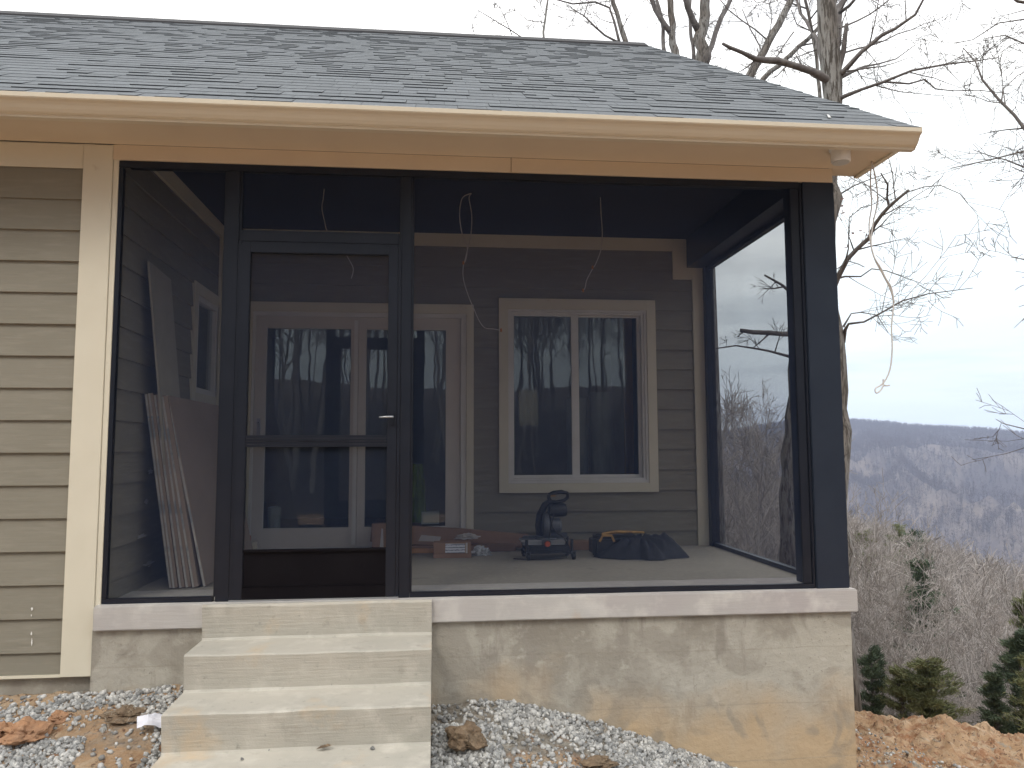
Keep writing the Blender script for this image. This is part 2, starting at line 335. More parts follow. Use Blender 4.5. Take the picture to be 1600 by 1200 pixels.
# porch interior trims
B().box(.02,3.835,D-.026,D-.001,2.548,ZC-.002).build('frieze_board','trim',house)
B().box(3.836,3.960,D-.028,D-.001,2.30,ZC-.002).box(3.961,4.006,D-.027,D-.001,2.30,2.402).build('frieze_board','trim',house)
B().box(4.007,4.146,D-.028,D-.001,0.001,2.402).build('corner_board','trim',house)
B().box(.017,.04,.10,D-.03,2.552,ZC-.002).build('frieze_board','trim',house)
B().box(.017,.038,D-.12,D-.03,.001,2.55).build('corner_board','trim',house)
# ceiling and dark wrapped beams
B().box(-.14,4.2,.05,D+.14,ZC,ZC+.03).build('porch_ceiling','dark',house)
B().box(.001,4.196,.032,.15,2.445,ZC-.001).build('header_beam','black',house)
B().box(3.962,4.196,.151,D-.03,2.403,ZC-.001).box(4.148,4.196,D-.03,D+.1,2.403,ZC-.001).build('side_beam','black',house)
# soffit, fascia, gutter, roof
B().box(-8.2,4.40,-.375,-.017,2.5325,2.545).box(4.197,4.40,-.016,.10,2.5325,2.545).build('soffit','soffit',house)
B().box(-8.2,4.43,-.40,-.376,2.505,2.62).build('fascia','trim',house)
B().extrude_y([(4.401,2.520),(4.43,2.520),(4.43,2.60),(4.401,2.60)],-.375,.10).build('rake_return','trim',house)
gpz=2.492
gut=[(-.402,2.60),(-.402,gpz),(-.440,gpz),(-.443,gpz+.012),(-.452,gpz+.014),(-.462,gpz+.020),(-.474,gpz+.034),(-.484,gpz+.050),(-.494,gpz+.062),(-.508,gpz+.070),(-.512,gpz+.076),(-.512,gpz+.098),(-.506,gpz+.101),(-.500,gpz+.098),(-.500,gpz+.080),(-.488,gpz+.074),(-.470,gpz+.045),(-.436,gpz+.010),(-.406,gpz+.006),(-.406,2.60)]
gb=B(); gb.extrude_x(gut,-8.2,4.452)
gb.build('gutter','gutter',house,fixn=True)
cap=[(-.402,2.601),(-.402,gpz-.001),(-.441,gpz-.001),(-.452,gpz+.013),(-.464,gpz+.020),(-.476,gpz+.034),(-.486,gpz+.050),(-.496,gpz+.062),(-.514,gpz+.072),(-.514,gpz+.102)]
B().extrude_x(cap,4.4525,4.456).build('gutter_end_cap','gutter',house,fixn=True)
# roof deck
dn=.05
def roofpt(x,t,h):  # t metres up the front slope, h above it
    return Vector((x,EY+t*math.cos(slope)-h*math.sin(slope),EZ+t*math.sin(slope)+h*math.cos(slope)))
rb=B()
P=[roofpt(RX0,0.02,-.012),roofpt(RX1-.005,0.02,-.012),roofpt(RX1-.005,SL,-.012),roofpt(RX0,SL,-.012)]
Q=[p-Vector((0,0,.03)) for p in P]
rb.add(P+Q,[(0,1,2,3),(7,6,5,4),(0,4,5,1),(1,5,6,2),(2,6,7,3),(3,7,4,0)])
mir=lambda p:Vector((p.x,2*RY-p.y,p.z))
P2=[mir(p) for p in P];Q2=[mir(p) for p in Q]
rb.add(P2+Q2,[(3,2,1,0),(4,5,6,7),(1,5,4,0),(2,6,5,1),(3,7,6,2),(0,4,7,3)])
roof=rb.build('roof','shingledark',house)
# shingle courses: two laminated layers of random tabs
EDG=[]; sh=B(); rs=random.Random(3); expo=.142; ncs=int(SL/expo)+1
for c in range(ncs):
    t0=c*expo-.012; t1=min(t0+expo+.012,SL)
    x=-6.2+rs.uniform(-.2,0)
    base_a=.5
    while x<RX1-.001:
        w=rs.choice([.08,.11,.14,.18,.22,.27])*rs.uniform(.85,1.15); x2=min(x+w,RX1+rs.uniform(-.004,.004))
        thick=rs.random()<.42
        hb=.0085 if thick else .0042
        if x2-x>.01:
            tt=t0+rs.uniform(-.002,.002)
            a=min(1,max(0,base_a+rs.uniform(-.35,.35)))
            p=[roofpt(x+.001,tt,0),roofpt(x2-.001,tt,0),roofpt(x2-.001,t1,-.004),roofpt(x+.001,t1,-.004)]
            q=[roofpt(x+.001,tt,hb),roofpt(x2-.001,tt,hb),roofpt(x2-.001,t1,.002),roofpt(x+.001,t1,.002)]
            sh.add(p+q,[(4,5,6,7),(0,1,5,4),(1,2,6,5),(3,0,4,7)],a); EDG.append(thick)
        x=x2
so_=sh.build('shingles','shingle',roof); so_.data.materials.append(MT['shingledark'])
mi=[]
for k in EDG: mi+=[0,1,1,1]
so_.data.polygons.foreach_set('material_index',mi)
vb=B()
vb.add([(RX0,RY-.16,RZ-.075),(RX1-.06,RY-.16,RZ-.075),(RX1-.06,RY,RZ+.045),(RX0,RY,RZ+.045),(RX0,RY+.16,RZ-.075),(RX1-.06,RY+.16,RZ-.075),(RX0,RY-.16,RZ-.11),(RX1-.06,RY-.16,RZ-.11),(RX0,RY+.16,RZ-.11),(RX1-.06,RY+.16,RZ-.11)],
  [(0,1,2,3),(3,2,5,4),(0,6,7,1),(4,5,9,8),(1,7,9,5,2),(0,3,4,8,6)]).build('ridge_vent','ridge',roof)
# a torn shingle scrap near the gutter
p=[roofpt(4.02,.19,.010),roofpt(4.035,.185,.011),roofpt(4.075,.30,.010),roofpt(4.065,.305,.012)]
B().add(p+[q+Vector((0,-.001,.003)) for q in p],[(0,1,2,3),(7,6,5,4),(0,4,5,1),(1,5,6,2),(2,6,7,3),(3,7,4,0)]).build('loose_flake','lens',roof)
# foundation and slab
B().box(-8,-.0,.03,.25,-2.2,-.36).box(-.029,4.195,-.022,.22,-2.4,-.131).box(4.0,4.195,.221,8.5,-2.6,-.131).build('foundation','foundation',house,fixn=True)
def rough_box(name,m,x0,x1,y0,y1,z0,z1,parent,step=.09,amp=.0018,bev=.006,seed=0):
    bm=bmesh.new(); bmesh.ops.create_cube(bm,size=1)
    for v in bm.verts: v.co=Vector((x0 if v.co.x<0 else x1,y0 if v.co.y<0 else y1,z0 if v.co.z<0 else z1))
    bmesh.ops.bevel(bm,geom=bm.edges[:],offset=bev,segments=2,affect='EDGES')
    n=max(1,int((x1-x0)/step))
    for i in range(1,n):
        xx=x0+(x1-x0)*i/n
        bmesh.ops.bisect_plane(bm,geom=bm.verts[:]+bm.edges[:]+bm.faces[:],plane_co=(xx,0,0),plane_no=(1,0,0))
    for v in bm.verts:
        q=v.co*5+Vector((seed,0,0)); v.co+=Vector((0,noise.noise(q)*amp*1.5,noise.noise(q+Vector((9,3,1)))*amp))
    me=bpy.data.meshes.new(name); bm.to_mesh(me); bm.free(); 
    return link(name,me,m,parent)
rough_box('porch_slab','slab',-.018,4.228,-.052,.40,-.130,.0,house)
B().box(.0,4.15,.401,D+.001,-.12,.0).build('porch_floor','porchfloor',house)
# small paint smears on the boards
rr=random.Random(5)
def blob_outline(cx,cz,w,h,n=22):
    return [(cx+w*math.cos(2*PI*i/n)*rr.uniform(.35,1.1),cz+h*math.sin(2*PI*i/n)*rr.uniform(.35,1.1)) for i in range(n)]
for (x,y,z,w,h) in ((-.345,-.0085,-.012,.006,.010),(-.345,-.0108,-.046,.005,.007),(-.343,-.0050,-.140,.005,.012),(-.338,-.0072,-.185,.004,.022)):
    o_=blob_outline(x,z,w,h); B().add([(p,y,q) for p,q in o_],[tuple(range(len(o_)))]).build('paint_smear','lightwhite',house)
for (yy,zz,w,h) in ((.62,.87,.05,.018),(.60,.69,.05,.022),(.55,.51,.045,.018),(.5,.305,.10,.018),(.62,.125,.11,.020)):
    o_=blob_outline(yy,zz,w,h,30); B().add([(.0172,p,q) for p,q in o_],[tuple(range(len(o_)))]).build('paint_smear','lens',house)
# ---- screen framing
B().box(.0,3.984,-.004,.0075,2.405,2.4445).build('top_rail','black',house,bevel=.002)
B().box(.001,.577,-.002,.03,.001,.028).build('bottom_rail','black',house,bevel=.002)
B().box(1.638,3.99,-.002,.03,.001,.028).build('bottom_rail','black',house,bevel=.002)
B().box(.001,.026,-.003,.03,.029,2.404).build('jamb','black',house,bevel=.002)
def mullion(x0,x1):
    b=B(); b.box(x0,x1,-.006,.045,.001,2.404); b.build('mullion','black',house,bevel=.003)
    g_=B()
    for xx in (x0-.012,x1): g_.box(xx+.0005,xx+.0115,.004,.03,.029,2.403)
    g_.build('mullion_channel','black',house)
mullion(.590,.664); mullion(1.576,1.636)
B().box(.676,1.564,-.008,.045,1.998,2.052).build('transom_rail','black',house,bevel=.003)
B().box(.676,1.564,.006,.03,2.053,2.066).build('transom_rail','black',house)
# corner post: slate wrapped face with darker jamb set back
B().box(4.002,4.204,-.012,.15,.001,2.4445).build('post','slate',house,bevel=.004)
B().box(3.985,4.001,.000,.12,.001,2.4445).build('jamb','black',house,bevel=.003)
B().box(3.930,3.984,.008,.10,.029,2.4440).build('jamb','black',house,bevel=.003)
B().box(4.100,4.17,D-.10,D-.029,.001,2.402).build('jamb','black',house,bevel=.003)
# side opening rails
B().box(4.115,4.165,.151,D-.101,.001,.032).build('bottom_rail','black',house,bevel=.002)
B().box(4.115,4.165,.151,D-.101,2.375,2.402).build('top_rail','black',house,bevel=.002)
def screen(name,x0,x1,z0,z1,y,parent):
    return B().box(x0,x1,y,y+.0006,z0,z1).build(name,'screen',parent)
def screen1(name,vs,parent):   # one woven sheet = one face
    return B().add(vs,[(0,1,2,3)]).build(name,'screen',parent)
Ys=.018
for (x0,x1,z0,z1) in ((.02,.592,.02,2.41),(.66,1.58,2.05,2.41),(1.634,3.94,.02,2.41)):
    screen1('insect_screen',[(x0,Ys,z0),(x1,Ys,z0),(x1,Ys,z1),(x0,Ys,z1)],house)
screen1('insect_screen',[(4.14,.12,.02),(4.14,D-.09,.02),(4.14,D-.09,2.38),(4.14,.12,2.38)],house)
# ---- screen door
sd=B()
x0,x1,z0,z1=.680,1.558,.010,1.982; yf,yb=-.016,.016
sd.box(x0,x0+.054,yf,yb,z0,z1); sd.box(x1-.054,x1,yf,yb,z0,z1)
sd.box(x0+.0541,x1-.0541,yf,yb,z1-.050,z1)
door=sd.build('screen_door','black',house,bevel=.003)
db=B()
db.box(x0+.0541,x1-.0541,yf,yb,.010,.074); db.box(x0+.0541,x1-.0541,yf-.001,yb,.262,.276); db.box(x0+.0541,x1-.0541,yf+.004,yb,.074,.078)
db.build('bottom_rail','brownblack',door,bevel=.0015)
B().box(x0+.0541,x1-.0541,-.004,.006,.0782,.2618).build('kick_panel','brownblack',door)
mr_=B()
for k in range(4): mr_.box(x0+.0541,x1-.0541,yf+(.002 if k%2 else -.002),yb,.836+k*.0165,.836+k*.0165+.0155)
mr_.build('mid_rail','black',door,bevel=.001)
for a,c in ((.27,.84),(.898,1.935)): screen1('insect_screen',[(x0+.05,.004,a),(x1-.05,.004,a),(x1-.05,.004,c),(x0+.05,.004,c)],door)
hb=B(); hb.box(1.518,1.548,-.026,-.0161,.955,1.04); hb.build('latch_plate','black',door,bevel=.003)
hh=B(); hh.tube([(1.535,-.024,1.003),(1.535,-.052,1.003)],.007,10); hh.tube([(1.541,-.054,1.003),(1.50,-.056,1.002),(1.462,-.054,1.000)],[.007,.006,.005],10)
hh.build('handle','steel',door,smooth=True)
B().box(.665,.679,-.010,.03,.002,1.990).box(1.559,1.575,-.010,.03,.002,1.990).box(.665,1.575,-.004,.03,1.984,1.997).build('door_stop','black',house)
B().box(.665,1.575,-.018,.03,.001,.009).build('threshold','steel',house)
# ---- patio door
def pane(xa,xb,za,zb,y): return B().add([(xa,y,za),(xb,y,za),(xb,y,zb),(xa,y,zb)],[(0,1,2,3)])
def ring(b,x0,x1,z0,z1,w,y0,y1,bottom=True):
    wl,wr,wt,wb=w if hasattr(w,'__len__') else (w,)*4
    b.box(x0,x0+wl,y0,y1,z0,z1); b.box(x1-wr,x1,y0,y1,z0,z1); b.box(x0+wl,x1-wr,y0,y1,z1-wt,z1)
    if wb: b.box(x0+wl,x1-wr,y0,y1,z0,z0+wb)
    return b
pd=ring(B(),.212,2.093,.001,2.045,(.062,.062,.080,0),D-.036,D-.001).build('door_trim','trim',house,bevel=.002)
pdm=ring(B(),.2745,2.0305,.002,1.9645,(.022,.045,.035,.03),D-.024,D+.06).build('patio_door','white',house,bevel=.002)
lf=ring(B(),.297,1.133,.033,1.929,(.090,.062,.10,.157),D-.012,D+.03).build('leaf','doorwhite',pdm,bevel=.002)
rf=ring(B(),1.135,1.985,.033,1.929,(.062,.125,.10,.157),D+.000,D+.042).build('leaf','doorwhite',pdm,bevel=.002)
B().box(1.098,1.128,D-.022,D-.0125,.05,1.90).build('astragal','white',pdm,bevel=.002)
pane(.386,1.072,.188,1.831,D+.010).build('glass_pane','glass',pdm)
pane(1.196,1.861,.188,1.831,D+.020).build('glass_pane','glass',pdm)
hb=B(); hb.box(.325,.352,D-.024,D-.0125,.93,1.08); hb.tube([(.338,D-.02,1.045),(.338,D-.06,1.045),(.352,D-.065,1.03),(.362,D-.065,.99)],[.009,.008,.007,.006],8); hb.lathe((.338,D-.013,.955),[(.016,0),(.015,-.012)],12,'y')
hb.build('handle','steel',pdm)
# ---- sliding window
def window(x0,x1,z0,z1,tr,nm='window'):
    w=ring(B(),x0,x1,z0,z1,tr,D-.038,D-.001).build(nm,'trim',house,bevel=.002); return w
win=window(2.307,3.668,.458,2.107,(.078,.080,.092,.078))
ring(B(),2.3855,3.5875,.5365,2.0145,(.022,.022,.022,.022),D-.030,D+.05).build('frame','white',win,bevel=.002)
ring(B(),2.408,3.565,.559,1.992,(.020,.022,.018,.020),D-.018,D+.05).build('frame','white',win,bevel=.002)
ring(B(),2.4285,2.995,.5795,1.9735,(.008,.064,.014,.026),D-.006,D+.02).build('sash','white',win,bevel=.002)
ring(B(),2.960,3.5425,.5795,1.9735,(.034,.028,.014,.026),D+.021,D+.045).build('sash','white',win,bevel=.002)
pane(2.434,2.933,.604,1.961,D+.007).build('glass_pane','glass',win)
pane(2.992,3.516,.604,1.961,D+.031).build('glass_pane','glass',win)
# ---- small window in the porch's left wall
b=B()
def ringy(b,y0,y1,z0,z1,w,xa,xb):
    b.box(xa,xb,y0,y0+w,z0,z1); b.box(xa,xb,y1-w,y1,z0,z1); b.box(xa,xb,y0+w,y1-w,z1-w,z1); b.box(xa,xb,y0+w,y1-w,z0,z0+w)
ringy(b,1.33,2.035,1.16,2.06,.085,-.0,.028); w2=b.build('window','trim',house,bevel=.002)
b=B(); ringy(b,1.416,1.949,1.246,1.974,.04,-.03,.020); b.build('frame','white',w2,bevel=.002)
B().add([(-.010,1.456,1.286),(-.010,1.909,1.286),(-.010,1.909,1.934),(-.010,1.456,1.934)],[(0,1,2,3)]).build('glass_pane','glass',w2)
# ================================================================== STEPS
st=thing('concrete_steps','broomed concrete steps rising to the screen door','steps',(1.155,-.06,-.9))
zs_=[0.001,-.185,-.37,-.555,-.74,-.925]; ys_=[-.056,-.36,-.66,-.96,-1.26,-1.56]
poly=[(-.0225,-1.8),(-.0225,-.1315),(-.0535,-.1315),(-.0535,-.0015),(-.075,.0)]
yr=[-.082,-.36,-.66,-.96,-1.26]; zt=[0,-.185,-.37,-.555,-.74,-.925]
for i in range(5):
    poly+= [(yr[i],zt[i]-.012),(yr[i]+.012,zt[i+1]+.012),(yr[i]+.004,zt[i+1])]
    if i<4: poly+=[(yr[i+1]+.016,zt[i+1]-.006)]
poly+=[(-1.5,-.925),(-1.5,-1.8)]
n=len(poly); NX=22; xa,xb=.548,1.760
V=[];Fc=[]
for i in range(NX+1):
    x=xa+(xb-xa)*i/NX
    for (y,z) in poly:
        q=Vector((x*4,y*4,z*4)); V.append((x-1.155+(.006*noise.noise(q*2) if i in(0,NX) else 0),y+.06+.004*noise.noise(q*1.5),z+.9+.004*noise.noise(q+Vector((5,5,5)))))
for i in range(NX):
    for j in range(n): a=i*n+j;b_=i*n+(j+1)%n; Fc.append((a,b_,b_+n,a+n))
Fc.append(tuple(range(n))[::-1]); Fc.append(tuple(range(NX*n,NX*n+n)))
me=bpy.data.meshes.new('step_block'); me.from_pydata(V,[],Fc)
bm=bmesh.new(); bm.from_mesh(me); bmesh.ops.recalc_face_normals(bm,faces=bm.faces); bm.to_mesh(me); bm.free()
link('step_block',me,'concrete',st)
# ================================================================== TERRAIN
_prm=np.random.RandomState(11).rand(256,256)
def vnoise(x,y):
    xi=np.floor(x).astype(int); yi=np.floor(y).astype(int); fx=x-xi; fy=y-yi
    fx=fx*fx*(3-2*fx); fy=fy*fy*(3-2*fy); g=lambda i,j:_prm[i%256,j%256]
    return (g(xi,yi)*(1-fx)+g(xi+1,yi)*fx)*(1-fy)+(g(xi,yi+1)*(1-fx)+g(xi+1,yi+1)*fx)*fy
def fbm(x,y,o=4,ga=.5):
    s=0;a=1;t=0
    for k in range(o): s=s+a*(vnoise(x*2**k+17*k,y*2**k+5*k)-.5)*2; t+=a; a*=ga
    return s/t
def sst(a,b,x): t=np.clip((x-a)/(b-a),0,1); return t*t*(3-2*t)
OX,OY=1.78,-4.39
def ground_z(x,y,detail=True):
    x=np.asarray(x,float); y=np.asarray(y,float)
    r=np.hypot(x-OX,y-OY); az=np.degrees(np.arctan2(x-OX,y-OY))
    gx=np.interp(x,[-8,-.5,.4,.56,1.76,2.06,2.57,2.93,3.49,4.2,5.5],[-.50,-.467,-.42,-.47,-.571,-.571,-.676,-.794,-.99,-1.17,-1.2])
    zc=np.interp(x,[-8,3,5.5],[-.70,-.85,-1.2])
    my=np.maximum(-y,0)
    front=gx-.35*np.minimum(my,.6)*(x<4.6); t=sst(.5,1.8,my); front=front*(1-t)+zc*t
    back=np.interp(x,[-8,3,4.2,5.5],[-1.3,-1.3,-1.17,-1.2])
    pad=np.where(y<0,front,gx*sst(.4,0,y)+back*(1-sst(.4,0,y)))
    edge=9.1+.5*fbm(az*.15,az*0+3.)
    pad=pad-.20*np.clip(r-5.2,0,4.0)*sst(-.5,.8,y)*sst(3.5,4.6,x)
    pad=pad-.05*np.clip(r-6,0,5)*(1-sst(-.5,.8,y)*sst(3.5,4.6,x))
    # downhill sector
    azr=np.clip(az,14,44)
    d=np.interp(r,[0,9,11,17,130,420,620],[0,0,-1.2,-5.6,-14.,-118,-118])
    side=np.where(azr<27,(27-azr)*.28,(27-azr)*.55)*sst(11,60,r)*(1-sst(250,420,r))+np.where(azr>27,(27-azr)*.10,0)*sst(10,17,r)*(1-sst(17,60,r))
    crest=np.interp(az,[0,14,20,26,30,33,37,40,50,70],[8,12,22,44,42,33,25,15,24,20])
    rise=sst(560,1420,r)*(crest+118)*1.0
    rise=np.where(r>1420,(crest+118)-(r-1420)*.25,rise)
    spur=(np.abs(fbm(x/230.+.4,y/230.,3))*-260+50)*sst(480,700,r)*(1-sst(900,1300,r))
    und=fbm(x/38.,y/38.,3)*2.2*sst(18,60,r)
    down=d+side+rise+spur+und
    # uphill behind the viewpoint
    up=np.clip(r-11,0,60)*.16+und*.5
    A=sst(120,75,np.abs(az-25))
    z=pad+np.where(r>8.8,down*A+up*(1-A),0)
    if detail:
        nr=1-sst(10,16,r)
        z=z+nr*(.035*fbm(x*1.3,y*1.3,5,.55)+.03*np.abs(fbm(x*7,y*7,4,.65)))
        clay=sst(4.1,4.9,x)*sst(-.6,.6,y)*nr
        z=z+clay*(.13*fbm(x*.9,y*1.6+9,5,.6)+.13*np.abs(fbm(x*2.6,y*4,5,.65))+.11*np.abs(fbm(x*7,y*9.5,4,.75))-.06)
        z=z+(.12+.12*fbm(x*2.1,y*2.1,4,.6))*np.exp(-((r-edge+.4)/.6)**2)*sst(4.2,5,x)*A
    return z
rings=list(np.arange(.4,9.6,.045))
while rings[-1]<2600: rings.append(rings[-1]*1.022+.03)
rings=np.array(rings)
# finer azimuth steps where the photo looks
azs=np.radians(np.concatenate([np.arange(-180,-50,2.),np.arange(-50,16,.45),np.arange(16,48,.16),np.arange(48,180,2.)]))
RR,AA=np.meshgrid(rings,azs,indexing='ij'); XX=OX+RR*np.sin(AA); YY=OY+RR*np.cos(AA); ZZ=ground_z(XX,YY)
nr_,na_=RR.shape
idx=np.arange(nr_*na_).reshape(nr_,na_); a=idx[:-1,:]; b=idx[1:,:]
Qd=np.stack([a,np.roll(a,-1,1),np.roll(b,-1,1),b],-1).reshape(-1,4)
Vt=np.stack([XX,YY,ZZ],-1).reshape(-1,3)
def ground_mat():
    m=mat('bare_ground',(.5,.3,.17),.95); nt=m.node_tree;N=nt.nodes;L=nt.links; b=N['Principled BSDF']
    tc=N.new('ShaderNodeTexCoord')
    def nz(sc,d=8,rg=.6,dist=0): t=N.new('ShaderNodeTexNoise'); t.inputs['Scale'].default_value=sc; t.inputs['Detail'].default_value=d; t.inputs['Roughness'].default_value=rg; t.inputs['Distortion'].default_value=dist; L.new(tc.outputs['Object'],t.inputs[0]); return t.outputs[0]
    def ramp(src,lo,hi,o0=0,o1=1): r=N.new('ShaderNodeMapRange'); r.inputs[1].default_value=lo;r.inputs[2].default_value=hi;r.inputs[3].default_value=o0;r.inputs[4].default_value=o1; L.new(src,r.inputs[0]); return r.outputs[0]
    def mix(f,c1,c2):
        x=N.new('ShaderNodeMix'); x.data_type='RGBA'; L.new(f,x.inputs[0])
        for i,c in ((6,c1),(7,c2)):
            if isinstance(c,tuple): x.inputs[i].default_value=(*c,1)
            else: L.new(c,x.inputs[i])
        return x.outputs[2]
    c=mix(ramp(nz(1.1),.38,.62),(.53,.335,.19),(.63,.45,.29))
    c=mix(ramp(nz(3.3,dist=1.2),.50,.60),c,(.40,.20,.10)); c=mix(ramp(nz(6.5,dist=.6),.56,.64),c,(.62,.46,.31)); c=mix(ramp(nz(19,dist=1.5),.57,.63),c,(.20,.11,.065)); c=mix(ramp(nz(1.9,dist=2.5),.60,.66),c,(.42,.37,.30))
    c=mix(ramp(nz(13),.60,.74),c,(.33,.27,.21))
    c=mix(ramp(nz(38),.56,.72),c,(.62,.48,.34))
    at1=N.new('ShaderNodeAttribute'); at1.attribute_name='gravel'
    g=mix(ramp(nz(30),.42,.60),(.27,.235,.19),(.42,.39,.34))
    ga=N.new('ShaderNodeMath'); ga.operation='MULTIPLY_ADD'; ga.inputs[1].default_value=1.0; L.new(nz(2.4,dist=.8),ga.inputs[0]); L.new(at1.outputs['Fac'],ga.inputs[2])
    c=mix(ramp(ga.outputs[0],.98,1.12),c,g)
    at2=N.new('ShaderNodeAttribute'); at2.attribute_name='wood'
    w=mix(ramp(nz(.25),.4,.62),(.14,.112,.095),(.19,.158,.135))
    w=mix(ramp(nz(.012),.40,.55),w,(.085,.07,.072))
    c=mix(at2.outputs['Fac'],c,w); L.new(c,b.inputs['Base Color'])
    b1=N.new('ShaderNodeBump'); b1.inputs['Strength'].default_value=.8; b1.inputs['Distance'].default_value=.12; L.new(nz(9,12,.72,.6),b1.inputs['Height'])
    b2=N.new('ShaderNodeBump'); b2.inputs['Strength'].default_value=.5; b2.inputs['Distance'].default_value=.01; L.new(nz(70,6,.7),b2.inputs['Height']); L.new(b1.outputs[0],b2.inputs['Normal']); L.new(b2.outputs[0],b.inputs['Normal'])
    return m
me=np_mesh('ground',Vt,Qd,smooth=True)
fx_,fy_=Vt[:,0],Vt[:,1]; rr_=np.hypot(fx_-OX,fy_-OY)
grav=np.where(fx_<1.1, sst(-1.1,.1,fx_)*.8, 1-sst(4.0,4.7,fx_))*sst(-3.,-1.2,fy_)*.55+.05
grav=np.where((fx_>4.1)&(fx_<4.9)&(fy_>-1)&(fy_<2.5),.42,grav)
for nm_,val in (('gravel',grav),('wood',sst(9.0,10.2,rr_))):
    at_=me.attributes.new(nm_,'FLOAT','POINT'); at_.data.foreach_set('value',val.astype(np.float32))
gr=link('ground',me,ground_mat()); tag(gr,kind='structure')
# ---- crushed stone
_ico=bmesh.new(); bmesh.ops.create_icosphere(_ico,subdivisions=1,radius=1); IV=np.array([v.co[:] for v in _ico.verts]); IFc=np.array([[v.index for v in f.verts] for f in _ico.faces]); _ico.free()
def stones(name,pts,sizes,m,seed,parent=None):
    r=np.random.RandomState(seed); n=len(pts); nv=len(IV)
    d=1+r.uniform(-.28,.28,(n,nv,1)); V=IV[None]*d
    V=V*r.uniform(.55,1.25,(n,1,3))
    q=r.normal(size=(n,4)); q/=np.linalg.norm(q,axis=1,keepdims=True); w,x,y,z=q.T
    Rm=np.stack([1-2*(y*y+z*z),2*(x*y-z*w),2*(x*z+y*w),2*(x*y+z*w),1-2*(x*x+z*z),2*(y*z-x*w),2*(x*z-y*w),2*(y*z+x*w),1-2*(x*x+y*y)],-1).reshape(n,3,3)
    V=np.einsum('nij,nvj->nvi',Rm,V)*np.asarray(sizes)[:,None,None]+np.asarray(pts)[:,None,:]
    F_=(IFc[None]+np.arange(n)[:,None,None]*nv).reshape(-1,3)
    return link(name,np_mesh(name,V.reshape(-1,3),F_,attr=np.repeat(r.rand(n),nv)),m,parent)
r=np.random.RandomState(4); pts=[];sz=[]
def scatter(n,x0,x1,y0,y1,dens,smin,smax,lift=.3):
    x=r.uniform(x0,x1,n); y=r.uniform(y0,y1,n); k=r.rand(n)<dens(x,y); x,y=x[k],y[k]
    s_=r.uniform(smin,smax,len(x))**1.0; z=ground_z(x,y)+s_*lift
    pts.append(np.stack([x,y,z],-1)); sz.append(s_)
# right of the steps: thick stone bed along the wall, thinner muddy strip in the middle
denR=lambda x,y: np.clip(1.25-1.5*sst(.50,.66,vnoise(x*2.6+3,y*2.6))*sst(3.2,2.2,x),.22,1)
scatter(28000,1.765,4.15,-1.4,-.024,denR,.006,.0175)
denL=lambda x,y: np.clip(sst(-.75,-.15,x+.5*(vnoise(x*4,y*4)-.5))*1.1-1.2*sst(.58,.70,vnoise(x*3.1+9,y*4.2)),.07,1)
scatter(20000,-1.6,.545,-1.3,-.03,denL,.006,.0165)
scatter(1600,4.2,5.6,-.8,2.4,lambda x,y:sst(.4,.6,vnoise(x*3,y*3)),.005,.016)

tag(stones('gravel',np.concatenate(pts),np.concatenate(sz),'stone',1),'grey crushed stone spread along the foot of the foundation','gravel',kind='stuff')
# clods, litter, crumbs on the steps
def clod(name,label,cat,loc,rad,m,seed,squash=.6,group=None):
    bm=bmesh.new(); bmesh.ops.create_icosphere(bm,subdivisions=4,radius=1)
    for v in bm.verts:
        q=v.co*1.3+Vector((seed,0,0)); n_=noise.fractal(q,.8,2.1,5); k=1+.42*n_+.10*noise.noise(v.co*7+Vector((seed,3,1)))
        v.co=Vector((v.co.x*rad[0]*k,v.co.y*rad[1]*k,v.co.z*rad[2]*k*(1 if v.co.z>0 else .6)))
    me=bpy.data.meshes.new(name); bm.to_mesh(me); bm.free()
    o=link(name,me,m); o.location=loc; return tag(o,label,cat,group)
gz=lambda x,y: float(ground_z(np.array([x]),np.array([y]))[0])
clod('clay_clod','large cracked orange clay clod left of the gravel below the tan siding','clod',(-.19,-.34,gz(-.19,-.34)+.02),(.10,.085,.06),'clod',1)
clod('clay_clod','small rust coloured clod at the left edge next to the big clay clod','clod',(-.335,-.30,gz(-.335,-.30)+.015),(.06,.06,.04),'clod',5)
clod('clay_clod','low dark orange clod under the trim board beside gravel','clod',(-.10,-.20,gz(-.10,-.2)+.0),(.05,.05,.035),'clod',9)
clod('dirt_clod','hairy brown dirt clod sitting in the gravel right of the steps','clod',(1.935,-.36,gz(1.935,-.36)+.035),(.095,.085,.075),'clodbrown',3)
clod('dirt_clod','flat dark dirt clod half buried in the gravel near the foundation wall','clod',(2.60,-.33,gz(2.60,-.33)+.005),(.11,.07,.03),'clodbrown',7)
clod('dirt_clod','muddy clod mixed with straw in the gravel left of the steps','clod',(.24,-.22,gz(.24,-.22)+.0),(.10,.09,.035),'clodbrown',13)
# straw wisps
sb=B(); rs=random.Random(8)
for _ in range(90):
    cx,cy=(.22,-.26) if rs.random()<.7 else (1.99,-.36)
    x=cx+rs.gauss(0,.07); y=cy+rs.gauss(0,.07); z=gz(x,y)+.02+rs.random()*.02
    a=rs.uniform(0,6.3); l=rs.uniform(.02,.06)
    sb.tube([(x,y,z),(x+l*math.cos(a)*.5,y+l*math.sin(a)*.5,z+rs.uniform(0,.02)),(x+l*math.cos(a),y+l*math.sin(a),z+rs.uniform(-.01,.01))],.0009,3,False)
tag(sb.build('straw','boardpale'),'dry straw wisps lying in the gravel by the steps','straw',kind='stuff')
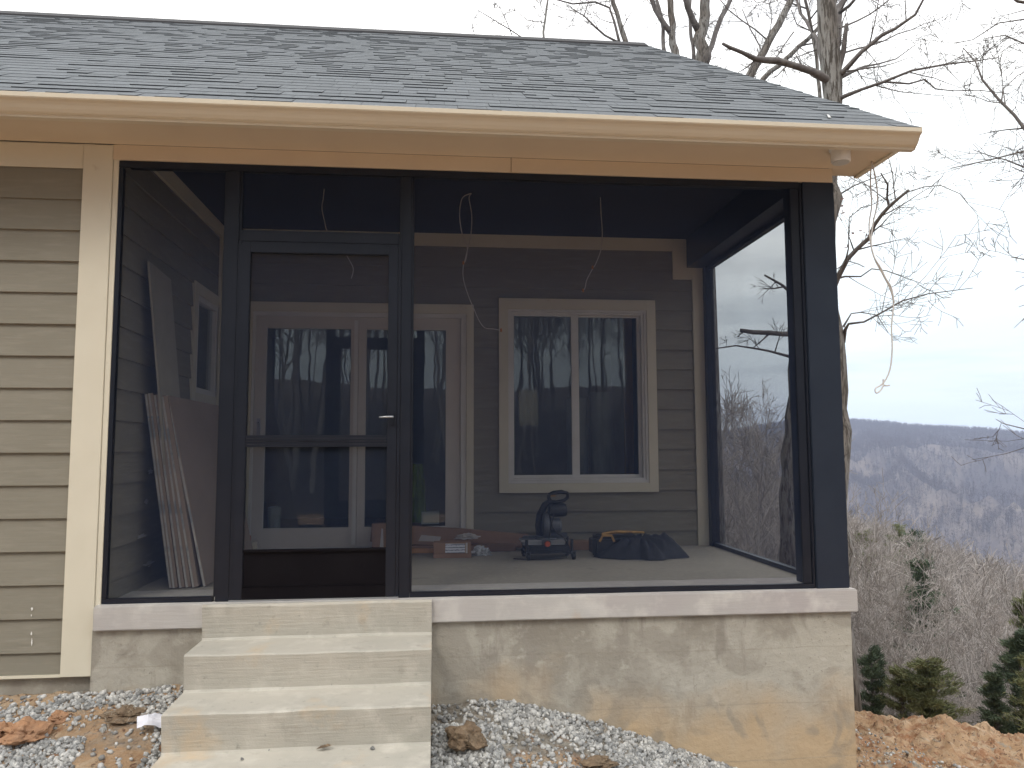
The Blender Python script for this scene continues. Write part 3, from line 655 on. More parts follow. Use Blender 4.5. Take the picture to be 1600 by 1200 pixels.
# crumpled paper
g=B(); nx,ny=9,6
for j in range(ny):
    for i in range(nx):
        u,v=i/(nx-1),j/(ny-1); n_=noise.noise(Vector((u*3.1,v*3.3,2)))
        g.v.append((u*.13-.065,v*.06-.03+.01*n_,.012+.016*n_+.014*math.sin(u*5)+.012*v))
for j in range(ny-1):
    for i in range(nx-1): a=j*nx+i; g.f.append((a,a+1,a+nx+1,a+nx))
o=g.build('paper_scrap','paper'); md=o.modifiers.new('t','SOLIDIFY'); md.thickness=.001
o.location=(.405,-.36,gz(.405,-.36)+.035); o.rotation_euler=(.5,.0,.35); tag(o,'crumpled white paper scrap on the gravel beside the concrete steps','paper scrap')
def crumb(px,py,yy,zz,s_,label):
    d=at(px,py,0)-CAM; t=(zz-CAM.z)/d.z; p=CAM+d*t
    return clod('pebble',label,'pebble',(p.x,p.y,zz+s_*.5),(s_,s_,s_*.8),'stone',px*.1)
crumb(378,1187,0,-.555,.007,'tiny stone chip leftmost on the lowest visible tread')
crumb(420,1173,0,-.555,.008,'small grey pebble at the back of the lowest tread')
crumb(582,1171,0,-.555,.010,'bluish pebble on the lowest tread near its right end')
d=at(503,1171,0)-CAM; p=CAM+d*((-.55-CAM.z)/d.z)
lb=B()
for k in range(3):
    a=.2+.25*k; c=p+Vector((.012*k,0,.006+.003*k)); ax=Vector((math.cos(a),math.sin(a)*.3,.12)); 
    lb.add([c-ax*.028,c+Vector((.002,-.010,.004)),c+ax*.028,c+Vector((-.002,.010,.010))],[(0,1,2,3)])
o=lb.build('dead_leaf','clodbrown'); tag(o,'curled brown dead leaf on the lowest visible concrete tread','leaf')
# ================================================================== THINGS ON THE PORCH
def sub(name,b,m,parent,**k): return b.build(name,m,parent,**k)
# leaning boards: big sheets leaning on the left wall
def sheet(x_bot,x_top,h,y0,y1,th,label,m,yt=0,grp='building boards leaning on the left porch wall',edge='boardcore'):
    t=thing('leaning_board',label,'board',(x_bot,y0,0),0,grp)
    dx=x_top-x_bot; up=Vector((dx,yt,h)); L_=Vector((0,y1-y0,.0)); nn=Vector((h,0,-dx)).normalized()*th
    o0=Vector((0,0,.004))
    def slab_(a,b_,y_in,mm,nm):
        p=[o0+nn*a,o0+nn*b_]; q=B()
        vs=[]
        for base in p:
            vs+= [base+Vector((0,y_in,0)),base+L_-Vector((0,y_in,0)),base+L_+up-Vector((0,y_in,0)),base+up+Vector((0,y_in,0))]
        q.add(vs,[(0,1,2,3),(7,6,5,4),(0,4,5,1),(1,5,6,2),(2,6,7,3),(3,7,4,0)])
        return sub(nm,q,mm,t,fixn=True)
    k_=min(.8,.012/th); slab_(.0,k_,0.0,edge,'core'); slab_(k_+.01,1.0,.004,m,'paper_face')
    return t
sheet(.205,.024,1.155,.440,1.62,.017,'innermost leaning board, its edge streaked with blue tape','boardpaper')
sheet(.226,.044,1.160,.436,1.62,.028,'second leaning board counting out from the wall, pale cut edge','boardpaper')
sheet(.262,.075,1.150,.442,1.62,.030,'third leaning board from the wall, grey taped edge','boardpaper')
sheet(.298,.100,1.145,.446,1.62,.030,'fourth leaning board from the wall, dark worn edge','boardpaper')
sheet(.335,.118,1.140,.448,1.62,.034,'fifth leaning board from the wall with chipped bottom corner','boardpaper')
sheet(.392,.112+.025,1.148,.470,1.72,.016,'outermost brown faced leaning board with clean pale edge','boardpaper')
# tall narrow offcut
t=thing('leaning_board','tall narrow pale offcut standing behind the stack of brown boards','board',(.20,.46,.002))
x0_,z1_=.02,1.955
b=B(); vs=[(0.19,.50,.0),(.19,.86,.0),(.022,.735,1.93),(.022,.345,1.955)]
vs=[(x-.20+.0,y-.46,z) for x,y,z in vs]; b.add([(x+.02,y,z) for x,y,z in vs]+[(x+.032,y,z) for x,y,z in vs],[(3,2,1,0),(4,5,6,7),(0,1,5,4),(1,2,6,5),(2,3,7,6),(3,0,4,7)])
sub('panel',b,'boardpale',t,fixn=True)
# pale block on the small window's sill side
# paint tin by patio door
t=thing('paint_tin','small striped open tin with a brush stub by the patio door','tin',(.335,1.93,.001))
b=B(); b.lathe((0,0,0),[(.040,0),(.045,.01),(.045,.10),(.047,.104),(.043,.106)],20); sub('can',b,'rag',t)
b=B(); b.tube([(.0,.0,.06),(-.012,0,.15)],.004,6); sub('brush_handle',b,'red',t)
# long cardboard cartons along the wall
def carton(name,label,c,ang,L_,W_,H_,m,zrot=0,tape=True):
    t=thing(name,label,'carton',c,ang)
    b=B(); b.box(-L_/2,L_/2,-W_/2,W_/2,0,H_); sub('box',b,m,t,bevel=.004)
    return t
c1=carton('long_carton','long brown carton lying furthest left against the patio door',(1.66,1.93,.06),-.0,.80,.07,.145,'card')
c1.rotation_euler=(0,.075,0)
b=B(); b.add([(-.02,-.0365,.03),(.15,-.0365,.035),(.16,-.0365,.075),(.0,-.0365,.08)],[(0,1,2,3)]); sub('tape_strip',b,'tape',c1)
c2=carton('long_carton','tapering brown carton running from the small box toward the saw',(2.22,1.97,.045),0,.62,.06,.11,'card'); c2.rotation_euler=(0,.10,0)
c3=carton('flat_carton','dark flat carton on the floor under the long cartons',(1.95,1.90,.003),0.02,.95,.10,.055,'card2')
c4=carton('flat_carton','reddish flat carton behind the saw and the dark cloth',(2.86,1.90,.003),-.03,.72,.09,.075,'card')
t=thing('timber_batten','short orange timber batten on the floor left of the small box','batten',(1.66,1.72,.02)); b=B(); b.box(-.14,.14,-.02,.02,0,.035); sub('batten',b,'wood',t,bevel=.002)
t=thing('carton_end','upright brown carton seen through the lower screen of the door','carton',(1.335,1.90,.002)); b=B(); b.box(-.055,.055,-.04,.04,0,.235); sub('box',b,'card',t,bevel=.004)
b=B(); b.add([(.005,-.042,.05),(.035,-.042,.05),(.03,-.042,.19),(.018,-.042,.20)],[(0,1,2,3)]); sub('torn_label',b,'tape',t)
t=thing('shipping_box','small cardboard box with a white printed label on porch floor','box',(1.908,1.61,.001),.0)
b=B(); b.box(-.145,.145,-.07,.07,0,.032).box(-.143,.143,-.068,.072,.0325,.115); sub('box',b,'card',t,bevel=.003)
b=B(); b.add([(-.055,-.0695,.038),(.095,-.0695,.036),(.096,-.0695,.106),(-.053,-.0695,.108)],[(0,1,2,3)]); sub('label',b,'shiplabel',t)
b=B(); b.box(.10,.115,-.0693,-.069,.034,.113); sub('tape_strip',b,'tape',t)
def crumple(name,label,cat,loc,rad,m,seed,fold=.35):
    bm=bmesh.new(); bmesh.ops.create_icosphere(bm,subdivisions=4,radius=1)
    for v in bm.verts:
        q=v.co*2.1+Vector((seed,0,0)); k=1+fold*(abs(noise.noise(q))*2-.6)+.18*(abs(noise.noise(q*2.7))*2-.5)
        v.co=Vector((v.co.x*rad[0]*k,v.co.y*rad[1]*k,max(-.2,v.co.z)*rad[2]*k))
    me=bpy.data.meshes.new(name); bm.to_mesh(me); bm.free(); o=link(name,me,m); o.location=loc; return tag(o,label,cat)
crumple('plastic_bag','crumpled clear plastic bag beside the small labelled box','plastic bag',(2.13,1.66,.015),(.075,.05,.055),'plastic',2)
crumple('plastic_wrap','loose clear wrap lying on top of the long carton','plastic wrap',(2.03,1.82,.12),(.09,.04,.035),'tape',6)
# dark jacket heap + tool bag
t=thing('tool_bag','black tool bag with tan rim mostly covered by the dark cloth','tool bag',(3.17,1.52,.001))
b=B(); b.box(-.20,.16,-.10,.10,0,.165); sub('bag',b,'tool',t,bevel=.03)
b=B(); b.tube([(-.13,-.08,.175),(-.02,-.09,.190),(.10,-.09,.188),(.20,-.08,.182)],[.009,.012,.010,.007],8); sub('rim',b,'tan',t)
b=B(); b.tube([(-.15,-.10,.12),(-.13,-.11,.165),(-.06,-.11,.165),(-.04,-.105,.12)],.010,8); sub('strap',b,'tan',t)
def heap():
    g=B(); nx,ny=96,56; outl=[(-.37,.03),(-.33,-.08),(-.18,-.16),(-.05,-.17),(.0,-.235),(.10,-.235),(.16,-.17),(.34,-.115),(.36,-.05),(.22,.04),(.16,.13),(-.1,.17),(-.28,.12)]
    def inside_scale(a):
        # radius of outline at angle a
        best=0
        for i in range(len(outl)):
            (x1,y1),(x2,y2)=outl[i],outl[(i+1)%len(outl)]; dx,dy=math.cos(a),math.sin(a); ex,ey=x2-x1,y2-y1; den=dx*ey-dy*ex
            if abs(den)<1e-9: continue
            t_=(x1*ey-y1*ex)/den; u_=(x1*dy-y1*dx)/den
            if t_>0 and -1e-6<=u_<=1+1e-6: best=max(best,t_)
        return best or .1
    NA,NR=110,30
    g.v.append((0,0,.19))
    for j in range(1,NR+1):
        for i in range(NA):
            a=2*PI*i/NA; rr=inside_scale(a); u=j/NR; x=math.cos(a)*rr*u; y=math.sin(a)*rr*u
            ridge=abs(math.sin(a*6.5+3*noise.noise(Vector((x*5,y*5,1)))))**1.5
            h=.165*(1-u**1.7)**.8*(.86+.3*noise.noise(Vector((x*7,y*7,4))))+.045*ridge*math.sin(PI*min(1,u*1.02))*(u**.6)
            h+=.03*math.exp(-((x-.13)**2+(y-.0)**2)/.012)
            h+=.022*noise.noise(Vector((x*26,y*26,7)))*(1-u**4)
            if j==NR: h=.001
            g.v.append((x,y,max(.001,h)))
    for i in range(NA): g.f.append((0,1+i,1+(i+1)%NA))
    for j in range(NR-1):
        for i in range(NA): a=1+j*NA+i;b_=1+j*NA+(i+1)%NA; g.f.append((a,a+NA,b_+NA,b_))
    return g
o=heap().build('cloth_heap','cloth',smooth=True); o.location=(3.345,1.44,.002); tag(o,'crumpled dark cloth heaped on the porch floor under the window','jacket')
# mitre saw: overall 0.46 wide, 0.5 tall
t=thing('mitre_saw','black and grey sliding mitre saw on a low wheeled stand under the window','saw',(2.60,1.45,0),0)
b=B()
for (xx,yy) in ((-.145,-.09),(.195,-.09),(-.145,.12),(.195,.12)):
    b.tube([(xx,yy,.15),(xx,yy,.055)],.011,8); b.tube([(xx-.02,yy,.052),(xx+.02,yy,.052)],.012,6)
b.box(-.16,.21,-.098,-.082,.045,.060).box(-.16,.21,.112,.126,.045,.060); b.box(-.152,-.138,-.09,.12,.050,.064).box(.188,.202,-.09,.12,.05,.064)
b.box(-.13,.18,-.08,.11,.060,.100)
sub('stand',b,'tool',t)
for (xx,yy) in ((-.135,-.10),(.205,-.10),(-.145,.13),(.195,.13)):
    w=B(); w.lathe((xx,yy,.027),[(.008,-.011),(.026,-.010),(.027,0),(.026,.010),(.008,.011)],18,'x' if xx<0 else 'x'); wh=sub('caster_wheel',w,'rubber',t)
    w=B(); w.extrude_y([(xx-.016,.02),(xx-.013,.02),(xx-.013,.059),(xx+.013,.059),(xx+.013,.02),(xx+.016,.02),(xx+.016,.062),(xx-.016,.062)],yy-.012,yy+.02); sub('fork',w,'toolgrey',wh)
b=B(); b.box(-.185,.16,-.075,.095,.128,.145); b.box(-.17,.15,-.06,.085,.105,.128); sub('base_table',b,'steel',t,bevel=.004)
for a_,c_,h_ in ((-.155,-.02,.165),(.06,.185,.185)):
    b=B(); b.box(a_,c_,.045,.065,.145,h_); sub('fence',b,'toolgrey',t,bevel=.003)
b=B(); b.lathe((.01,-.01,.146),[(.085,0),(.088,.006),(.085,.014)],28); b.box(-.025,.03,-.15,-.06,.112,.140); sub('turntable',b,'toolgrey',t)
b=B(); b.lathe((.0,-.162,.125),[(.018,-.012),(.022,0),(.014,.014)],14,'y'); sub('bevel_knob',b,'red',t)
b=B(); b.tube([(-.02,.08,.16),(-.03,.07,.24),(-.025,.05,.32),(.01,.02,.40),(.05,-.01,.43)],[.030,.033,.030,.026,.020],10); b.tube([(.035,.08,.17),(.03,.06,.26),(.035,.04,.34)],.018,8); sub('arm',b,'tool',t)
b=B(); b.lathe((.01,.0,.245),[(.001,-.022),(.088,-.020),(.095,-.006),(.095,.006),(.088,.020),(.001,.022)],28,'x'); sub('blade_guard',b,'toolgrey',t,smooth=False)
b=B(); b.lathe((.085,-.0,.245),[(.045,-.055),(.055,-.045),(.055,.03),(.04,.045)],20,'x'); sub('gear_case',b,'toolgrey',t)
b=B(); b.lathe((.115,.0,.36),[(.030,-.085),(.047,-.075),(.052,-.03),(.052,.03),(.045,.052),(.032,.058)],24,'x'); sub('motor',b,'tool',t)
b=B(); b.tube([(.035,-.01,.475),(.07,-.02,.492),(.13,-.02,.498),(.175,-.02,.488),(.178,-.02,.455),(.15,-.02,.432),(.09,-.02,.420),(.05,-.01,.425),(.035,-.01,.45),(.035,-.01,.475)],[.014,.015,.015,.014,.014,.014,.014,.015,.014,.014],10,False); sub('handle',b,'rubber',t,smooth=True)
b=B(); b.box(.048,.085,-.026,-.012,.462,.475); sub('trigger',b,'tan',t,bevel=.002)
b=B(); b.tube([(.06,-.03,.40),(.03,-.06,.33),(.05,-.09,.24),(.08,-.10,.20),(.13,-.10,.165),(.17,-.11,.10),(.15,-.12,.02),(.02,-.13,.008),(-.12,-.12,.008),(-.24,-.05,.008)],.0045,6)
b.tube([(.08,-.02,.40),(.06,-.05,.30),(.03,-.08,.20),(.02,-.10,.155)],.0045,6); sub('power_cord',b,'rubber',t,smooth=True)
# ================================================================== INSIDE THE ROOM
t=thing('vest_reflection','yellow green garment added behind the patio glass as a hi vis reflection','vest_reflection',(1.66,2.62,.10))  # added to stand in for hi-vis clothing mirrored in the glass
g=B(); 
for j in range(16):
    for i in range(13):
        u=i/12; v=j/15; wdt=.05+.05*v; g.v.append(((u-.5)*2*wdt-.02*(1-v)+.01*math.sin(v*6),.02*math.sin(u*14+v*2)*(.4+v)+.015*noise.noise(Vector((u*4,v*5,1))),.50*(1-v)+.10))
for j in range(15):
    for i in range(12): a=j*13+i; g.f.append((a,a+1,a+14,a+13))
o=sub('garment',g,'hivis',t); md=o.modifiers.new('t','SOLIDIFY'); md.thickness=.012
t.location=(1.625,2.30,.10)
t=thing('white_box','small white box on the floor just inside the patio glass','box',(1.735,2.30,.001)); b=B(); b.box(-.07,.07,-.05,.05,0,.29); b2=B(); b2.box(-.075,.075,-.055,.055,.19,.293); sub('box',b,'tool',t); sub('lid',b2,'lightwhite',t)
t=thing('work_lamp','small grey lidded bucket inside the left patio leaf','bucket',(.43,2.30,.001)); b=B(); b.lathe((0,0,0),[(.045,0),(.055,.30),(.055,.34),(.03,.35)],18); sub('body',b,'roll',t)
t.name='bucket'
b=B(); b.add([(2.477,D+.02,1.323),(2.643,D+.02,1.323),(2.641,D+.02,1.023),(2.475,D+.02,1.025)],[(0,1,2,3)]); g=B(); g.box(2.478,2.642,D+.014,D+.0155,1.024,1.323)
o=g.build('taped_sheet','boardpale'); tag(o,'pale paper sheet stuck behind the left pane of the sliding window','paper sheet')
for k,(xx,yy,rr_2,hh_,lab) in enumerate(((3.10,2.75,.10,1.30,'left grey roll standing upright behind the sliding window'),(3.36,2.85,.115,1.36,'right and wider grey roll standing upright behind the sliding window'))):
    t=thing('grey_roll',lab,'roll',(xx,yy,0)); b=B(); b.lathe((0,0,0),[(rr_2,0),(rr_2,hh_),(rr_2*.5,hh_+.004)],26); sub('roll',b,'roll',t)
t=thing('timber_stud','orange timber stud standing inside behind the right pane','timber',(3.66,3.0,0)); b=B(); b.box(-.04,.045,-.02,.02,0,2.4); sub('stud',b,'wood',t)
# ================================================================== CABLES, LIGHT
def cable(name,label,curves,m,rad=.0035,nuts=()):
    t=thing(name,label,'cable',curves[0][0])
    o0=Vector(curves[0][0])
    for pts in curves:
        P=[Vector(p)-o0 for p in pts]; Q=[]
        for i in range(len(P)-1):
            p0=P[max(i-1,0)];p1=P[i];p2=P[i+1];p3=P[min(i+2,len(P)-1)]
            for k in range(5):
                u=k/5; Q.append(.5*((2*p1)+(-p0+p2)*u+(2*p0-5*p1+4*p2-p3)*u*u+(-p0+3*p1-3*p2+p3)*u**3))
        Q.append(P[-1]); b=B(); b.tube(Q,rad,7); sub('strand',b,m,t,smooth=True)
    for p in nuts:
        b=B(); b.lathe(Vector(p)-o0,[(.004,-.012),(.008,-.008),(.007,.010),(.003,.014)],8); sub('wire_nut',b,'copper',t)
    return t
c=lambda px,py,y:tuple(at(px,py,y))
cable('hanging_cable','pair of grey cables hanging outside from the soffit corner, ending in a loop',
 [[(4.373,-.15,2.535),c(1360,283,-.16),c(1362,320,-.18),c(1358,350,-.2),c(1360,378,-.2),c(1367,405,-.2),c(1380,430,-.2),c(1391,452,-.2),c(1396,475,-.2),c(1393,510,-.2),c(1394,545,-.2),c(1391,575,-.2),c(1384,593,-.2),c(1376,602,-.2),c(1368,607,-.21),c(1369,614,-.22),c(1376,610,-.21),c(1381,600,-.2)],
  [(4.375,-.148,2.535),c(1369,285,-.15),c(1371,315,-.16),c(1364,350,-.19),c(1361,378,-.205),c(1365,400,-.205),c(1377,420,-.205),c(1384,435,-.205),c(1393,450,-.205),c(1397,473,-.205)],
  [c(1380,592,-.2),c(1381,602,-.2),c(1390,602,-.19)]],'cable',.0042)
z1c=lambda px,py,y: c(px,py,y)
cable('hanging_cable','thin white cable dangling in front of the small panel above the door',[[(.985,1.0,ZC-.002),c(505,310,1.0),c(503,325,1.0),c(507,345,1.0),c(512,362,1.0),c(530,380,1.0),c(545,405,1.0),c(552,420,1.0),c(549,435,1.0)]],'cablewhite',.0035)
cable('hanging_cable','long looped cable left of the window whose bare end points at it',[[(2.02,1.0,ZC-.002),c(722,310,1.0),c(718,335,1.0),c(722,365,1.0),c(730,385,1.0),c(728,405,1.0),c(724,415,1.0),c(724,435,1.0),c(731,460,1.0),c(741,484,1.0),c(748,500,1.0),c(757,512,1.0),c(770,514,1.0),c(781,516,1.0)],
  [(2.025,1.0,ZC-.002),c(733,310,1.0),c(737,335,1.0),c(736,365,1.0),c(731,388,1.0),c(725,412,1.0)]],'cablewhite',.0035,[c(724,411,1.0),c(783,516,1.0)])
cable('hanging_cable','single cable hanging above the window with a kinked end',[[(2.968,1.0,ZC-.002),c(939,330,1.0),c(941,365,1.0),c(939,390,1.0),c(931,412,1.0),c(926,420,1.0),c(917,437,1.0),c(914,450,1.0),c(909,456,1.0)]],'cablewhite',.0035,[c(926,418,1.0),c(911,454,1.0)])
t=thing('soffit_light','round white light fixture under the soffit near the corner','light',(4.085,-.315,2.5325))
b=B(); b.lathe((0,0,0),[(.062,0),(.062,-.006),(.053,-.010),(.053,-.074),(.050,-.078)],28); sub('housing',b,'lightwhite',t,smooth=False)
b=B(); b.lathe((0,0,-.0785),[(.047,0),(.047,-.003),(.042,-.004)],28); sub('lens',b,'lens',t)
# ================================================================== TREES
def grow(out,rg,p,d,L,r,lvl,step=.35,up=.10,wob=.22,ang=(28,62),kids=(3,6),ratio=.55,rmin=.0025,start=.15):
    n=max(2,min(9,int(L/step)+1)); pts=[p.copy()]; rad=[r]; dd=d.normalized()
    for i in range(n):
        dd=(dd+Vector((rg.gauss(0,wob),rg.gauss(0,wob),rg.gauss(0,wob)+up))*.55).normalized()
        p=p+dd*(L/n); pts.append(p.copy()); rad.append(max(rmin,r*(1-.75*(i+1)/n)))
    out.append((pts,rad))
    if lvl<=0: return
    for _ in range(rg.randint(*kids)):
        f=rg.uniform(start,1.0); i=min(n-1,int(f*n)); u=f*n-i
        q=pts[i].lerp(pts[i+1],u); dl=(pts[i+1]-pts[i]).normalized(); rr_=rad[i]*(1-u)+rad[i+1]*u
        ax=dl.orthogonal().normalized(); ax.rotate(Matrix.Rotation(rg.uniform(0,2*PI),3,dl))
        cd_=dl.copy(); cd_.rotate(Matrix.Rotation(math.radians(rg.uniform(*ang)),3,ax))
        grow(out,rg,q,cd_,L*ratio*rg.uniform(.6,1.15)*(1.1-.45*f),max(rmin,rr_*.62),lvl-1,step*.75,up,wob*1.1,ang,kids,ratio,rmin,.12)
def tubes(polys,kf=lambda r:3 if r<.012 else 5 if r<.04 else 9):
    b=B()
    for pts,rad in polys: b.tube(pts,rad,kf(max(rad)),cap=max(rad)>.01)
    return b
FD_=Fw
def px_m(p): return FPX/((Vector(p)-CAM).dot(FD_))   # photo pixels per metre at a point
def traced(pl,Y,dy=0,rg=None):
    """limb centre line measured in the photo: (px,py,half width px), laid at depth Y (+dy drift along it)"""
    pts=[];rad=[]
    for i,(x,y,h) in enumerate(pl):
        p=at(x,y,Y+dy*i/(len(pl)-1)); pts.append(p); rad.append(h/px_m(p))
    # resample with small crookedness
    P=[];R=[]
    for i in range(len(pts)-1):
        m_=max(1,int((pts[i+1]-pts[i]).length/.22))
        for k in range(m_):
            u=k/m_; q=pts[i].lerp(pts[i+1],u); rr_=rad[i]*(1-u)+rad[i+1]*u
            if k>0: q=q+Vector((noise.noise(q*3),noise.noise(q*3+Vector((7,0,0))),noise.noise(q*3+Vector((0,7,0)))))*rr_*.9
            P.append(q);R.append(rr_*(1+.10*noise.noise(q*6)))
    P.append(pts[-1]);R.append(rad[-1]); return P,R
def sprout(out,rg,P,R,every,L,lvl,rmin=.0025,s0=.2,ang=(30,70),up=.06,ratio=.56,kids=(3,5),wob=.25,zbias=0):
    acc=0
    tot=sum((P[i+1]-P[i]).length for i in range(len(P)-1)); run=0
    for i in range(len(P)-1):
        sl=(P[i+1]-P[i]).length; run+=sl; acc+=sl
        while acc>every and run/tot>s0:
            acc-=every*rg.uniform(.7,1.3); dl=(P[i+1]-P[i]).normalized(); ax=dl.orthogonal().normalized(); ax.rotate(Matrix.Rotation(rg.uniform(0,2*PI),3,dl))
            cd_=dl.copy(); cd_.rotate(Matrix.Rotation(math.radians(rg.uniform(*ang)),3,ax)); cd_.z+=zbias
            grow(out,rg,P[i].lerp(P[i+1],rg.random()),cd_,L*rg.uniform(.5,1.2)*(1.15-.6*run/tot),max(rmin,R[i]*.45 if R[i]<.03 else .012),lvl,.16,up,wob,(25,65),kids,ratio,rmin)
        if acc>every: acc=every*.5
def tree_thing(name,label,cat,trunk,limbs,twigs,mt='bark',mb='twig',group=None,leaves=0,seed=0):
    base=trunk[0][0] if trunk[0][0].z<trunk[0][-1].z else trunk[0][-1]
    t=thing(name,label,cat,tuple(base),0,group); off=lambda pl:[([q-base for q in P],R) for P,R in pl]
    b=B()
    for P,R in off([trunk]): b.tube(P,R,16)
    sub('trunk',b,mt,t,smooth=True)
    sub('crown',tubes(off(limbs+twigs)),mb,t,smooth=True)
    return t
rg=random.Random(21)
# --- main oak beyond the porch corner
Y=3.6
TP,TR_=traced([(1284,-420,12),(1288,-160,13),(1291,0,14),(1294,50,15),(1297,90,16),(1300,126,15),(1302,160,14),(1297,230,15),(1291,290,17),(1286,380,18),(1284,430,19),(1288,480,20),(1294,520,22),(1297,560,22.5),(1298,640,23),(1298,760,25),(1299,900,27),(1300,985,31)],Y)
gzb=gz(TP[-1].x,TP[-1].y); TP.append(Vector((TP[-1].x,TP[-1].y,min(gzb-.2,TP[-1].z-.1)))); TR_.append(TR_[-1]*1.3)
TP=TP[::-1];TR_=TR_[::-1]
limbs=[traced(l,Y,dy) for l,dy in (
 ([(1302,135,7),(1292,124,6.5),(1270,112,5.5),(1240,102,5),(1215,95,5.5),(1195,94,5),(1180,92,4),(1160,82,3.2),(1140,74,2.8),(1129,68,2.2)],-.35),
 ([(1304,130,6),(1310,105,5.5),(1318,80,4.2),(1320,60,3.6),(1323,37,3)],-.15),
 ([(1308,120,5),(1318,112,4.5),(1345,82,3.6),(1378,55,3),(1400,44,2.6),(1430,23,2.2),(1445,-5,1.6),(1455,-40,1)],-.8),
 ([(1308,70,6),(1309,40,5.5),(1312,10,5),(1330,-20,4),(1360,-70,3)],.6),
 ([(1312,20,3),(1328,8,2.6),(1345,-12,2)],-.6),
 ([(1306,124,4),(1330,113,2.4),(1350,104,1.8),(1372,100,1.3),(1400,92,1),(1430,70,.7)],.8),
 ([(1308,156,4),(1320,150,3.4),(1345,140,2.6),(1380,128,2.2),(1425,110,1.9),(1480,100,1.5),(1526,95,1),(1560,90,.6)],-1.0),
 ([(1382,128,1.8),(1420,131,1.6),(1445,124,1.4),(1462,139,1.1),(1490,142,.9),(1530,141,.8),(1575,146,.5)],.8),
 ([(1295,460,6),(1303,447,5),(1310,432,4.2),(1324,405,3.6),(1340,388,3.2),(1358,372,3.2),(1366,352,3),(1378,335,2.8),(1390,322,2.8),(1405,309,2.3),(1420,297,2.2)],-1.0),
 ([(1412,302,1.2),(1445,292,1),(1470,290,.9),(1500,303,.8),(1512,318,.6),(1527,332,.4)],-.9),
 ([(1389,322,2.2),(1386,310,1.8),(1387,288,1.6),(1376,270,.8)],-.9),
 ([(1318,534,3.5),(1321,515,2.6),(1326,506,2),(1350,503,1.6),(1380,487,1.4),(1410,470,1.2),(1450,459,.9),(1520,450,.5)],-1.0),
 ([(1318,510,1.8),(1330,490,1),(1345,488,.9),(1370,492,.8),(1388,520,.5)],.4),
 ([(1304,436,2),(1320,432,1.5),(1345,432,1.2),(1362,420,1),(1385,423,.9),(1415,434,.7),(1440,443,.4)],-.6),
 ([(1310,305,1.6),(1335,290,1.2),(1360,280,.9),(1395,268,.6)],-.5),
 ([(1334,390,1.4),(1326,368,1),(1327,340,.9),(1345,325,.8),(1368,318,.5)],-.4),
 ([(1298,170,4),(1276,60,3),(1250,20,2.2),(1235,-60,1.6)],1.5),
)]
tw=[]
for i,(P,R) in enumerate(limbs):
    big=max(R)>.035
    if i in (0,): sprout(tw,rg,P,R,.35,.35,1,s0=.35)
    elif i==1: continue
    else: sprout(tw,rg,P,R,.25,.95,2,s0=.2,ratio=.62,wob=.17,kids=(2,5))
# free crown above the frame
for k in range(16):
    i=rg.randint(int(len(TP)*.78),len(TP)-2); p=TP[i]
    grow(limbs,rg,p,Vector((rg.uniform(-1,1),rg.uniform(-1,1),rg.uniform(.3,.9))),rg.uniform(1.2,2.2),.022,3,.3,.05,.2,rmin=.003)
for k in range(5):
    P,R=[Vector(q) for q in TP],TR_; i=int(len(P)*(.60+.03*k)); grow(tw,rg,P[i],Vector((1,-.3,.35)),1.6,.012,3,.2,.02,.28,rmin=.0025)
oak=tree_thing('oak_tree','tall grey barked bare tree rising right behind the porch corner post','tree',(TP,TR_),limbs,tw)
lf_=B()
for k in range(26):
    px,py=rg.choice([(1316,325),(1358,370),(1362,352),(1328,380),(1352,362)]); q=at(px+rg.gauss(0,6),py+rg.gauss(0,8),Y-.4)
    a=Vector((rg.gauss(0,1),rg.gauss(0,1),rg.gauss(0,1))).normalized()*.028; b_=a.orthogonal().normalized()*.014
    q=q-Vector(oak.location); lf_.add([q-a,q+b_,q+a,q-b_],[(0,1,2,3)])
sub('dead_leaves',lf_,'deadleaf',oak)
# --- leaning trunk seen through the side screen
Y=4.4
P,R=traced([(1254,420,6),(1248,480,6.5),(1243,530,7),(1239,580,8),(1236,650,9),(1235,740,12),(1236,840,15),(1236,900,17)],Y)
P.append(Vector((P[-1].x,P[-1].y,min(P[-1].z-.1,gz(P[-1].x,P[-1].y)-.2)))); R.append(R[-1]*1.2)
lm=[traced([(1246,521,5),(1225,522,4),(1200,520,4),(1176,519,4),(1157,516,3)],Y,-.1)]
for l in ([(1250,470,4),(1222,445,2.2),(1195,430,1.6)],[(1245,560,3),(1200,548,1.8),(1150,540,1.3),(1110,546,.9)],[(1200,523,1.8),(1193,530,1.2),(1175,545,.7)]):
    lm.append(traced(l,Y,-.3))
tw=[]; [sprout(tw,rg,*l,.3,.5,2,s0=.3) for l in lm[1:]]; sprout(tw,rg,*lm[0],.3,.18,1,s0=.4)
tree_thing('snag','dark leaning trunk with a snapped horizontal branch seen through the side screen','tree',(P[::-1],R[::-1]),lm,tw,mt='bark')
